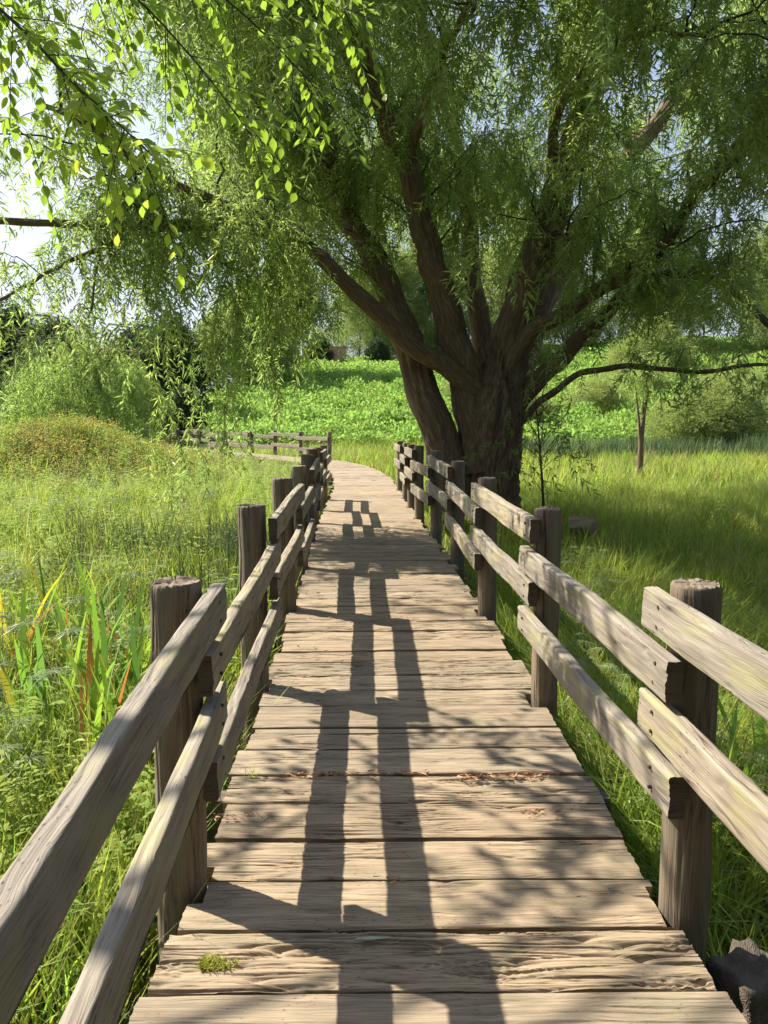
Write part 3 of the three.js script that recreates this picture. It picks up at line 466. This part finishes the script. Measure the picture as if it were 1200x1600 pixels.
function tree(name, label, x, z, h, spec) {
  const R = seeded(spec.seed), y0 = ground(x, z) - .15, t = group(name, label, spec.category ?? 'tree', spec.group ? { group: spec.group } : {}), g = new Geo();
  const tr = spec.trunk ?? h * .022; tube(g, spline([[x, y0, z], [x + (R() - .5) * .05 * h, y0 + h * .3, z], [x + (R() - .5) * .1 * h, y0 + h * .6, z], [x + (R() - .5) * .12 * h, y0 + h * .85, z]], 24), fall(24, tr, tr * .25), 12, tr * .15, spec.seed); part('trunk', g.done(), bark, t);
  const lg = new Geo(), list = [];
  for (const l of spec.lobes) { const c = [x + l[0] * h, y0 + l[1] * h, z + l[2] * h, l[3] * h, l[4] * h, l[5] * h]; tube(lg, spline([[x, y0 + h * Math.min(.35, l[1] * .5), z], [lerp(x, c[0], .5), lerp(y0, c[1], .75), lerp(z, c[2], .5)], [c[0], c[1] + c[4] * .3, c[2]]], 8), fall(8, tr * .5, tr * .08), 6, 0); lobes(R, list, spec.protos, c, Math.round(spec.n * l[3] * l[4] / spec.lobes.reduce((s, q) => s + q[3] * q[4], 0)), spec.size, spec.tint ?? [1, 1, 1], spec.tv); }
  part('limbs', lg.done(), bark, t); leafParts(list, spec.protos, spec.mat, t); return t;
}
function weeping(name, label, x, z, h, w, n, seed, tint, mat, scale) { // far weeping willow: dome of hanging withes
  const R = seeded(seed), y0 = ground(x, z) - .1, t = group(name, label, 'tree'), g = new Geo(), list = [];
  tube(g, spline([[x, y0, z], [x + .2, y0 + h * .35, z], [x - .1, y0 + h * .7, z]], 16), fall(16, .3, .1), 12, .03, seed); part('trunk', g.done(), bark, t);
  const lg = new Geo();
  for (let k = 0; k < 14; k++) { const a = k / 14 * 6.28 + R(), e = V(x + Math.cos(a) * w * .42, y0 + h * (.7 + .25 * R()), z + Math.sin(a) * w * .42); tube(lg, spline([[x, y0 + h * .4, z], [lerp(x, e.x, .5), e.y, lerp(z, e.z, .5)], e], 8), fall(8, .09, .02), 5); }
  part('limbs', lg.done(), bark, t);
  for (let k = 0; k < n; k++) { const a = R() * 6.28, r = Math.sqrt(R()), px = x + Math.cos(a) * r * w / 2, pz = z + Math.sin(a) * r * w / 2, cap = h * Math.sqrt(1 - .75 * r * r) * (.93 + .07 * N2(px * 1.5, pz * 1.5)), y = y0 + lerp(.22 * h + .15 * h * N2(px, pz + 8), cap, Math.pow(R(), .6)); const c = .8 + .4 * R(); hang(R, list, V(px, y, pz), scale, [tint[0] * c, tint[1] * c, tint[2] * c], .15); }
  placeStrands(list, t, mat, twigMat);
}
// trees and bushes round the meadow
weeping('weeping_willow', 'rounded weeping willow standing behind the dry bramble mound', -12.2, -34, 6.3, 6.4, 900, 51, [.95, .98, .9], willowLeaf[0], 1.7);
weeping('weeping_willow', 'dark weeping willow in front of the evergreen trees', -16.0, -40, 6.4, 5.4, 520, 52, [.45, .5, .5], willowLeaf[0], 1.8);
const full = [[0, .62, 0, .3, .3, .3], [-.18, .5, .05, .22, .24, .22], [.2, .48, -.05, .22, .22, .22], [.02, .8, .02, .18, .2, .18], [-.06, .32, .1, .24, .16, .24]];
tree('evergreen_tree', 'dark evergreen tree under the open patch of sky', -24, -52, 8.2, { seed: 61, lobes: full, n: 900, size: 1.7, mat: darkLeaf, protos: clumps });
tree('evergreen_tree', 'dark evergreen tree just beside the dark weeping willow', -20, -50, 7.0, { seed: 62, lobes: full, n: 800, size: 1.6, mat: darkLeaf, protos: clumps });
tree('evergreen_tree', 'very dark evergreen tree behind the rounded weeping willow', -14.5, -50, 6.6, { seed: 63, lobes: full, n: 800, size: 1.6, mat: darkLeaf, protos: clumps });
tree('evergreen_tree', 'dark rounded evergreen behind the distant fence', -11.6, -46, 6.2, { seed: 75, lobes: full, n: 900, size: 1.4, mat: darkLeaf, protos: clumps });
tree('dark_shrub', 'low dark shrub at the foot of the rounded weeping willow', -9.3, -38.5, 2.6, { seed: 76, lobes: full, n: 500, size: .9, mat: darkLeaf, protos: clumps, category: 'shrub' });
tree('leafy_tree', 'yellow green leafy tree rising above the weeping willow', -9.5, -60, 8.5, { seed: 64, lobes: full, n: 1300, size: 1.8, mat: limeLeaf, protos: clumps });
tree('leafy_tree', 'mid green tree seen through the willow curtain', -7, -66, 10, { seed: 65, lobes: full, n: 1000, size: 1.6, mat: greenLeaf, protos: clumps });
tree('leafy_tree', 'pale feathery tree on the hilltop beside the slanting willow stem', .8, -84, 13, { seed: 66, lobes: full, n: 1500, size: 1.8, mat: limeLeaf, protos: slim });
tree('leafy_tree', 'broad green tree on the hilltop above the lit bank', 7, -88, 16, { seed: 67, lobes: full, n: 1600, size: 1.9, mat: greenLeaf, protos: clumps });
tree('leafy_tree', 'tall lime green tree up the slope behind the willow trunk', 16, -82, 15, { seed: 68, lobes: full, n: 1600, size: 1.9, mat: limeLeaf, protos: clumps });
tree('leafy_tree', 'bright green tree at the top of the brushy slope', 26, -74, 14, { seed: 69, lobes: full, n: 1500, size: 1.9, mat: greenLeaf, protos: slim });
tree('leafy_tree', 'large light green tree beyond the round bush', 34, -64, 13, { seed: 70, lobes: full, n: 1500, size: 1.9, mat: limeLeaf, protos: slim });
[[-9, 5, 8], [-4.5, 9.5, 10], [1.5, 8, 10], [6.5, 6.5, 9.5], [11, 2, 9], [12, -5, 7.5]].forEach(([x, z, h], k) => tree('unseen_shade_tree', ['dark tree added out of view at the meadow end of the shade row', 'tall dark tree added out of view beside the near end of the walk', 'dark tree added out of view across the near end of the walk', 'dark tree added out of view on the marsh grass side', 'dark tree added out of view in the marsh grass', 'small dark tree added out of view well out from the sunlit fence'][k], x, z, h, { seed: 130 + k, lobes: [[0, .62, 0, .34, .34, .34], [-.22, .45, .05, .28, .28, .28], [.24, .42, -.05, .28, .28, .28], [0, .25, 0, .36, .24, .36]], n: 700, size: 2.4, mat: darkLeaf, protos: clumps }));  // unseen dark-leaved trees added round the viewpoint to cut sky fill and deepen shade
tree('dark_shrub', 'dark hedge shrub at the crest beside the pink wall', -5.2, -80, 3.2, { seed: 71, lobes: full, n: 500, size: 1.3, mat: darkLeaf, protos: clumps, category: 'shrub' });
tree('dark_shrub', 'dark hedge shrub at the crest under the pale feathery tree', .6, -78, 2.8, { seed: 72, lobes: full, n: 500, size: 1.3, mat: darkLeaf, protos: clumps, category: 'shrub' });
const hedge = [[0, .42, 0, .42, .42, .4], [-.35, .32, .1, .34, .32, .34], [.36, .34, -.05, .34, .33, .34], [.05, .68, 0, .3, .3, .3]];
[[-10, -74, 5, 'greenLeaf'], [-1.5, -90, 8.5, 'limeLeaf'], [4.5, -84, 6, 'limeLeaf'], [11, -84, 7, 'greenLeaf'], [21, -80, 7, 'limeLeaf'], [29, -76, 7.5, 'greenLeaf'], [38, -70, 8, 'limeLeaf'], [22, -62, 5, 'limeLeaf'], [13, -70, 4.5, 'greenLeaf']].forEach(([x, z, h, m], k) => tree('crest_tree', ['bushy tree at the crest by the willow curtain', 'pale bushy tree behind the pink wall', 'pale bushy tree at the crest behind the slanting stem', 'green bushy tree at the crest behind the trunk fork', 'pale bushy tree high behind the low willow limb', 'green bushy tree above the round bush', 'pale bushy tree beyond the round bush', 'pale bushy tree halfway up the slope', 'green bushy tree halfway up the slope'][k], x, z, h, { seed: 110 + k, lobes: hedge, n: 900, size: 1.5, mat: m === 'limeLeaf' ? limeLeaf : greenLeaf, protos: k % 2 ? slim : clumps, trunk: .12 }));
const low = [[0, .45, 0, .5, .45, .45], [-.4, .35, .1, .4, .35, .4], [.42, .36, 0, .42, .34, .4], [.1, .62, -.1, .35, .35, .35]];
tree('round_bush', 'big rounded yellow green bush at the meadow edge', 14.8, -33.5, 3.6, { seed: 81, lobes: low, n: 1500, size: .95, mat: limeLeaf, protos: slim, category: 'bush', trunk: .06 });
tree('round_bush', 'low bush by the end of the sunlit fence', 3.2, -30, 1.5, { seed: 83, lobes: low, n: 700, size: .6, mat: greenLeaf, protos: fine, category: 'bush', trunk: .03 });
[[8.5, -43, 2.2], [13.5, -47, 2.8], [19, -42, 3.2], [23, -49, 3.4], [18.5, -54, 3], [6.5, -52, 2.2], [27, -45, 3.6]].forEach(([x, z, h], k) => tree('slope_brush', ['straggly pale bush just above the iris band', 'straggly pale bush up the slope behind the young tree', 'tangled yellow green bush beside the big rounded bush', 'tall tangled bush high on the slope', 'loose brush below the pale crest trees', 'small straggly bush on the lit bank behind the trunk', 'tall brush at the far edge of the slope'][k], x, z, h, { seed: 150 + k, lobes: low, n: 420, size: .9, mat: limeLeaf, protos: slim, category: 'bush', trunk: .04, tint: [1.05, 1, 1.1], tv: .6 }));
tree('young_tree', 'slim young tree with a bare trunk in the sunny meadow', 7.35, -21, 3.1, { seed: 84, lobes: [[0, .8, 0, .1, .13, .1], [.05, 1.0, 0, .14, .14, .14], [-.1, .92, .05, .1, .12, .1]], n: 40, size: .8, mat: willowLeaf[0], protos: slim, trunk: .11 });

// ---------------------------------------------------------------- grass, weeds and ground cover
function grassClump(seed, n, h, w, rad, curl, seg = 3) { const R = seeded(seed), g = new Geo(); for (let k = 0; k < n; k++) { const a = R() * 6.28, r = rad * Math.sqrt(R()); blade(g, Math.cos(a) * r, Math.sin(a) * r, h * (.55 + .6 * R()), w * (.7 + .6 * R()), R() * 6.28, .12 + .3 * R(), curl * R(), seg); } return g.done(); }
function weedClump(seed, n, h) { const R = seeded(seed), g = new Geo(); for (let k = 0; k < n; k++) { const a = R() * 6.28, r = .12 * R(), hh = h * (.6 + .5 * R()), lx = (R() - .5) * .25, lz = (R() - .5) * .25, x = Math.cos(a) * r, z = Math.sin(a) * r; blade(g, x, z, hh, .006, Math.atan2(lz, lx), Math.hypot(lx, lz), 0, 2); for (let j = 0; j < 9; j++) { const t = (j + 1) / 9.5, az = j * 2.4 + R(), d = V(Math.cos(az), .35 * (R() + .2), Math.sin(az)).normalize(); leaf(g, V(x + lx * t * hh, hh * t, z + lz * t * hh), d, V(-d.z, .1, d.x).normalize(), .11 * (1.15 - .6 * t) * (.7 + .6 * R()), .034 * (1.1 - .5 * t), .35); } } return g.done(); }
function umbrella(seed, n, h) { const R = seeded(seed), g = new Geo(); for (let k = 0; k < n; k++) { const az = R() * 6.28, lean = .05 + .3 * R(), hh = h * (.65 + .45 * R()), x = (R() - .5) * .22, z = (R() - .5) * .22; blade(g, x, z, hh, .009, az, lean, .08, 3); const tip = V(x + Math.cos(az) * (lean + .08) * hh, hh * (1 - .028), z + Math.sin(az) * (lean + .08) * hh), m = 11 + (R() * 6 | 0); for (let j = 0; j < m; j++) { const a = j / m * 6.28 + R() * .3, d = V(Math.cos(a), .15 + .35 * (R() - .3), Math.sin(a)).normalize(); leaf(g, tip, d, V(-d.z, 0, d.x).normalize(), .12 * (.7 + .5 * R()), .007, .4, .3); } } return g.done(); }
function inDeck(x, z, m) { if (z > -16) { const c = z > -4 ? .155 : lerp(.16, -.1, sm(4, 16, -z)); return Math.abs(x - c) < .73 + m; } if (z < -16 && z > -39) { for (let s = 17; s < pathLen; s += .4) { const p = path.getPointAt(s / pathLen); if (Math.hypot(p.x - x, p.z - z) < .73 + m) return true; } } return false; }
const weedG = [0, 1, 2].map(k => weedClump(440 + k, 7, .6)), umbG = [0, 1, 2].map(k => umbrella(450 + k, 11, .85)), dryG = [0, 1].map(k => grassClump(460 + k, 18, .75, .006, .16, .35));
const grassMat = leafy(0.3, 0.395, 0.05, .58, .25, true), weedMat = leafy(0.3, 0.4, 0.06, .56, .15), umbMat = leafy(0.12, 0.17, 0.06, .4, .35), umbV = leafy(0.07, 0.105, 0.035, .35, .4, true), paleV = leafy(0.5, 0.48, 0.3, .4, .2, true), dryMat = leafy(0.3, 0.24, 0.12, .4, .1);
function scatter(name, label, category, protos, mat, n, seed, gen, tintFn) {
  const R = seeded(seed), lists = protos.map(() => []);
  for (let k = 0; k < n; k++) { const s = gen(R); if (!s) continue; const [x, z, sc, sy = sc] = s, c = .75 + .5 * R(), t = tintFn ? tintFn(x, z, R) : [1, 1, 1]; lists[R() * protos.length | 0].push({ m: mat4(x, ground(x, z) - .03, z, R() * 6.28, sc, sy, (R() - .5) * .3, (R() - .5) * .3), c: [t[0] * c * (.9 + .25 * R()), t[1] * c, t[2] * c] }); }
  const o = group(name, label, category, { kind: 'stuff' }); protos.forEach((p, k) => lists[k].length && many(k ? `tuft_${String(k).padStart(3, '0')}` : 'tuft', p, mat, lists[k], o, { kind: 'stuff' }));
}
const wedge = (R, d0, d1, lo, hi, pw = 1) => { const d = lerp(d0, d1, Math.pow(R(), pw)); return [lerp(lo(d), hi(d), R()), -d]; };
const L0 = d => -.49 * d - 1.4, Rr = d => .51 * d + 1.5;
// tufts of single blades, each blade with its own height, lean and tint
function turf(name, label, mat, seed, count, region, o) {
  const R = seeded(seed), g = new Geo(); g.tint = [1, 1, 1];
  for (let k = 0; k < count; k++) {
    const d = Math.sqrt(lerp(o.d0 * o.d0, o.d1 * o.d1, Math.pow(R(), o.pw ?? 1))), lo = region[0](d), hi = region[1](d), x = lerp(lo, hi, R()), z = -d;
    if (inDeck(x, z, o.clear ?? .25) || Math.hypot(x - 1.75, z + 11.5) < .75) continue;
    const a = .5 + .5 * N2(x * .45 + seed, z * .45), y = ground(x, z) - .02, hue = R(), c = .68 + .62 * R(), warm = R(), az0 = R() * 6.28, tall = o.h * (.6 + .55 * a) * (.7 + .5 * R()) * (o.fade ? o.fade(x, z) : 1);
    const dry = hue < o.dry ? 1 : 0;
    for (let j = 0; j < o.n; j++) {
      const az = az0 + (R() - .5) * 3.4, v = c * (.85 + .3 * R()); g.tint = dry ? [v * 1.4, v * .95, v * 2.2] : [v * (.82 + .4 * warm), v, v * (.8 + .5 * R())];
      const q = R() * 6.28, rr = o.spread * Math.sqrt(R()); blade(g, x + Math.cos(q) * rr, z + Math.sin(q) * rr, tall * (.5 + .65 * R()), o.w * (.65 + .7 * R()), az, .08 + .35 * R(), o.curl * R(), o.seg, y, az + 1.57 + (R() - .5));
    }
  }
  top(name, g.done(), mat, label, 'grass', { kind: 'stuff' });
}
turf('meadow_grass', 'bright backlit tall grass on the meadow side of the boardwalk', grassMat, 501, 3000, [L0, d => -.4], { d0: 1.0, d1: 8, pw: 1.15, n: 13, spread: .09, h: .62, w: .0105, curl: .6, seg: 3, dry: .06 });
turf('meadow_grass', 'sunlit mixed grass in the middle of the meadow', grassMat, 502, 3800, [L0, d => -.4], { d0: 7.5, d1: 17, n: 11, spread: .14, h: .6, w: .014, curl: .5, seg: 2, dry: .06 });
turf('meadow_grass', 'sunlit grass spreading to the distant fence and mound', grassMat, 503, 5200, [L0, d => .5 - .02 * d], { d0: 16, d1: 40, n: 9, spread: .25, h: .45, w: .026, curl: .4, seg: 2, dry: .06, fade: (x, z) => z < -24 ? .75 : 1 });
turf('dark_sedge', 'dark spiky sedge tufts among the bright meadow grass', umbV, 521, 75, [d => -.34 * d - .6, d => -1.0], { d0: 5.5, d1: 10.5, n: 42, spread: .16, h: .85, w: .012, curl: .35, seg: 2, dry: 0 });
turf('pale_stalks', 'pale feathery seed stalks over the sunlit meadow', paleV, 522, 600, [L0, d => -.6], { d0: 2, d1: 36, n: 5, spread: .2, h: .85, w: .007, curl: .7, seg: 2, dry: 0 });
turf('marsh_grass', 'soft deep green grass in the shade beside the sunlit fence', grassMat, 504, 3300, [d => .6, Rr], { d0: 1.0, d1: 8, pw: 1.15, n: 14, spread: .1, h: .62, w: .009, curl: 1.0, seg: 3, dry: .06 });
turf('marsh_grass', 'thick green grass in the shadow of the willow crown', grassMat, 505, 4000, [d => .6, Rr], { d0: 7.5, d1: 17, n: 12, spread: .14, h: .6, w: .0125, curl: .9, seg: 2, dry: .06 });
turf('marsh_grass', 'sunny pale green grass round the young tree', grassMat, 506, 5600, [d => .9 - .07 * d, Rr], { d0: 16, d1: 40, n: 9, spread: .25, h: .55, w: .026, curl: .4, seg: 2, dry: .06 });
scatter('meadow_weeds', 'leafy pale green weeds among the tall meadow grass', 'weeds', weedG, weedMat, 2300, 515, R => { const [x, z] = wedge(R, 1.5, 32, L0, d => -.5, .8); return inDeck(x, z, .35) ? null : [x, z, .7 + .7 * R()]; });
scatter('meadow_weeds', 'leafy weeds at the foot of the willow and young tree', 'weeds', weedG, weedMat, 500, 516, R => { const [x, z] = wedge(R, 6, 34, d => .9, Rr, .8); return inDeck(x, z, .15) || Math.hypot(x - 1.75, z + 11.5) < .8 ? null : [x, z, .6 + .5 * R()]; });
scatter('dry_grass', 'straw coloured dry stalks scattered over the meadow', 'dry grass', dryG, dryMat, 900, 507, R => { const [x, z] = wedge(R, 3, 36, L0, Rr, .8); return inDeck(x, z, .3) || Math.hypot(x - 1.75, z + 11.5) < 1 ? null : [x, z, .6 + .5 * R()]; });
scatter('umbrella_sedge', 'dark umbrella sedges standing in the meadow grass behind the posts', 'sedge', umbG, umbMat, 60, 508, R => { const [x, z] = wedge(R, 2, 13, L0, d => -.9, 1); if (inDeck(x, z, .2) || N2(x * .5, z * .5) < -.15) return null; return [x, z, .75 + .4 * R()]; });
scatter('umbrella_sedge', 'pale umbrella sedges beside the sunlit fence', 'sedge', umbG, umbMat, 26, 509, R => { const [x, z] = wedge(R, 2.6, 8, d => 1.2, d => 1.5 + .1 * d, 1); return [x, z, .55 + .2 * R()]; }, () => [1.5, 1.4, 1.5]);
// creeping green cover on the bank
const coverG = [0, 1, 2].map(k => { const R = seeded(470 + k), g = new Geo(); for (let i = 0; i < 46; i++) { const o = V((R() - .5) * .8, .1 + .3 * R(), (R() - .5) * .8), d = V(R() - .5, .25 + .5 * R(), R() - .5).normalize(); leaf(g, o, d, perp(d, R), .135 * (.6 + .7 * R()), .105 * (.6 + .7 * R()), .2, .5); } return g.done(); });
scatter('bank_cover', 'dense bright green creeping leaves covering the sunlit bank', 'ground cover', coverG, leafy(0.28, 0.44, 0.085, .5, .15), 13500, 510, R => { const [x, z] = wedge(R, 37, 96, d => -.26 * d - 3, d => .5 * d + 2, .9); return inDeck(x, z, .1) ? null : [x, z, 1.1 + .9 * R() * (-z / 50), .8 + 1.1 * R() + .6 * N2(x * .5, z * .35)]; });
// iris band at the foot of the slope
const swordG = [0, 1, 2].map(k => grassClump(480 + k, 16, .95, .034, .16, .12, 3));
scatter('iris_bed', 'band of grey green sword leaves at the foot of the slope', 'iris bed', swordG, leafy(0.105, 0.16, 0.06, .35, .3), 420, 511, R => [lerp(4.5, 17, R()), lerp(-33.5, -29, R()), .8 + .35 * R()]);
// dry bramble mound
{
  const R = seeded(88), o = group('bramble_mound', 'brownish mound of dry brambles and weeds beyond the meadow', 'bramble mound', { kind: 'stuff' }), a = [], b = [];
  for (let k = 0; k < 1500; k++) { const x = -8.9 + (R() + R() - 1) * 5, z = -22.5 + (R() + R() - 1) * 4.6, y = ground(x, z) + .1 + R() * .45, s = .7 + .6 * R(), c = .7 + .6 * R(), dry = R() < .45; (R() < .5 ? a : b).push({ m: mat4(x, y, z, R() * 6.28, s, s, R() - .5, R() - .5), c: dry ? [1.2 * c, .7 * c, 1.2 * c] : [.75 * c, .78 * c, .8 * c] }); }
  many('tuft', fine[0], weedMat, a, o, { kind: 'stuff' }); many('tuft_001', fine[1], weedMat, b, o, { kind: 'stuff' });
}

// ---------------------------------------------------------------- irises by the fence, each leaf its own
const swordGeo = [[.05, .05], [.1, .25], [.02, .5], [.2, .1]].map(([l, c], k) => { const g = new Geo(); blade(g, 0, 0, 1, .052, 0, l, c, 8); return g.done(); });
const swordMat = [leafy(0.2, 0.36, 0.04, .55, .3), leafy(0.26, 0.4, 0.04, .55, .3), leafy(0.15, 0.29, 0.05, .5, .35)], rust = leafy(0.42, 0.17, 0.04, .5, .2), gold = leafy(0.42, 0.36, 0.03, .6, .2);
function iris(x, z, n, h, seed, label, spread) {
  const R = seeded(seed), o = group('iris_plant', label, 'plant'); o.position.set(x, ground(x, z) - .03, z);
  for (let k = 0; k < n; k++) { const r = R(), m = part(k ? `sword_leaf_${String(k).padStart(3, '0')}` : 'sword_leaf', swordGeo[R() * 4 | 0], r < .1 ? rust : r < .2 ? gold : swordMat[R() * 3 | 0], o); m.position.set((R() - .5) * spread, 0, (R() - .5) * spread); m.rotation.set((R() - .5) * .3, R() * 6.28, (R() - .5) * .5); const hh = h * (.6 + .5 * R()); m.scale.set(1, hh, 1); }
}
iris(-1.75, -4.6, 46, 1.05, 601, 'iris clump with rust and gold tipped sword leaves by the second post', .7);
iris(-1.3, -3.9, 34, 1.0, 602, 'tall green iris leaves just behind the first split post', .45);
iris(-2.4, -5.6, 26, 1.05, 603, 'iris clump with brown leaves among dark sedges', .6);
iris(1.75, -3.2, 14, .8, 604, 'broad green sword leaves beside the sunlit fence', .5);

// ---------------------------------------------------------------- sapling, log, footing, wall, litter
{
  const R = seeded(95), x = 2.45, z = -10.75, y0 = ground(x, z) - .05, t = group('willow_sapling', 'spindly dark willow sapling with sparse leaves in the shadow of the trunk', 'sapling'), g = new Geo(), list = [];
  const sp = spline([[x, y0, z], [x - .05, y0 + .8, z], [x - .12, y0 + 1.5, z], [x - .2, y0 + 2.1, z + .05]], 14); tube(g, sp, fall(14, .026, .006), 7, .002, 2); part('trunk', g.done(), twigMat, t);
  const bg = new Geo();
  for (let k = 0; k < 15; k++) { const p = sp[3 + (R() * 10 | 0)], a = R() * 6.28, e = p.clone().add(V(Math.cos(a) * .45, .25 + .2 * R(), Math.sin(a) * .45)); tube(bg, spline([p, p.clone().lerp(e, .5).add(V(0, .05, 0)), e], 5), fall(5, .006, .002), 4); hang(R, list, e, 1.0, [.8, .8, .8], .9); if (R() < .5) hang(R, list, p.clone().lerp(e, .6), .85, [.8, .8, .8], .9); }
  part('branches', bg.done(), twigMat, t, { kind: 'stuff' }); part('foliage', bake(strands.map(e => e[0]), list), willowLeaf[1], t, { kind: 'stuff' });
}
{
  const g = new Geo(), sp = spline([[0, 0, 0], [.15, .02, -.03], [.34, .0, .02]], 20); tube(g, sp, fall(20, .13, .11), 24, .015, 5); const c = g.v(0, 0, 0); for (let j = 0; j < 24; j++) g.t(j + 1, j, c);
  const m = top('cut_log', g.done(), std(postTex, [1.7, 1.6, 1.45], .9, .003), 'short pale cut log lying in the shaded grass behind the second post', 'log'); m.position.set(2.62, ground(2.62, -10.1) + .4, -10.1); m.rotation.y = -.5;
}
{
  let g = new THREE.IcosahedronGeometry(.17, 8); g.deleteAttribute('normal'); g.deleteAttribute('uv'); g = mergeVertices(g); const p = g.attributes.position; for (let i = 0; i < p.count; i++) { const v = V().fromBufferAttribute(p, i), q = 1 / Math.max(Math.abs(v.x), Math.abs(v.y), Math.abs(v.z)) * .11, k = lerp(1, q, .65) * (1 + .14 * N3(v.x * 9, v.y * 9, v.z * 9) + .06 * N3(v.x * 30, v.y * 30, v.z * 30) + .03 * N3(v.x * 80, v.y * 80, v.z * 80)); p.setXYZ(i, v.x * k * .8, v.y * k * 1.25, v.z * k * .8); } g.computeVertexNormals(); g.setAttribute('uv', new THREE.Float32BufferAttribute(Array.from({ length: p.count }, (_, i) => [(p.getX(i) + p.getZ(i)) * 6, p.getY(i) * 6]).flat(), 2));
  const m = top('footing_block', g, std(soilTex, [1.5, 1.25, 2.0], .95, .006), 'rough dark concrete block beside the foot of the tallest sunlit post', 'block'); m.position.set(1.14, -.3, -2.1); m.rotation.y = .3;
}
{
  const w = group('garden_wall', 'small pink rendered wall glimpsed at the crest of the bank', 'wall'); const m = part('wall_panel', new THREE.BoxGeometry(2.6, 2.2, .25), plain(.48, .26, .2), w); part('coping', new THREE.BoxGeometry(2.7, .12, .35), plain(.4, .3, .25), w).position.y = 1.16; w.position.set(-3.8, ground(-3.8, -80) + 1, -80);
}
{ // litter on the deck
  const R = seeded(31);
  const lg = new Geo(); leaf(lg, V(-.055, 0, 0), V(1, .02, 0).normalize(), V(0, .15, 1).normalize(), .115, .019, .03, .45); const l = top('fallen_leaf', lg.done(), plain(.28, .34, .24, .55), 'single blue green willow leaf lying on the cracked plank', 'leaf'); l.position.set(.0, .012, -2.02); l.rotation.y = .05;
  const mg = []; for (let k = 0; k < 90; k++) { const a = R() * 6.28, r = Math.sqrt(R()), g = new Geo(); for (let j = 0; j < 5; j++) blade(g, 0, 0, .012 + .012 * R(), .003, R() * 6.28, .6 * R(), .5, 2); mg.push(g.done().translate(Math.cos(a) * r * .05 * (1 + .5 * Math.cos(a)), 0, Math.sin(a) * r * .024)); }
  const m = top('moss_tuft', mergeGeometries(mg), leafy(.3, .3, .03, .3, .1), 'yellow green moss tuft on the cracked plank', 'moss', { kind: 'stuff' }); m.position.set(-.44, .0, -1.93);
  const gr = grassClump(44, 16, .06, .003, .03, 1.2), t = top('crack_grass', gr, weedMat, 'small grass tuft sprouting from a gap between planks', 'grass', { kind: 'stuff' }); t.position.set(-.5, -.01, -3.04);
  const ch = []; const chip = (cx, cz, sx, n) => { for (let k = 0; k < n; k++) { const g = new Geo(), a = (R() - .5) * 1.6, q = .012 + R() * .03; blade(g, 0, 0, q, .004 + .004 * R(), 0, 0, .3, 2); const b = g.done(); b.rotateZ(-Math.PI / 2 + .15 * R()); b.rotateX(R() * 6); b.rotateY(a); ch.push(b.translate(cx + (R() - .5) * sx, .006 + .006 * R(), cz + (R() - .5) * .05)); } };
  chip(.52, -3.0, .34, 120); chip(-.22, -3.03, .3, 70); chip(.1, -3.03, .25, 40); chip(-.5, -2.7, .2, 26); chip(.62, -2.7, .16, 26); chip(0.05, -2.3, .12, 10); chip(.75, -3.02, .1, 20);
  for (let k = 0; k < 60; k++) chip(lerp(-.5, .8, R()), lerp(-4, -9, R()), .2, 2);
  top('wood_litter', mergeGeometries(ch), plain(.42, .22, .12, .9), 'rusty flakes and bud scales caught in the plank cracks', 'litter', { kind: 'stuff' });
}

scene.traverse(o => { if (o.isMesh) { o.castShadow = true; o.receiveShadow = true; } });
renderer.render(scene, camera);
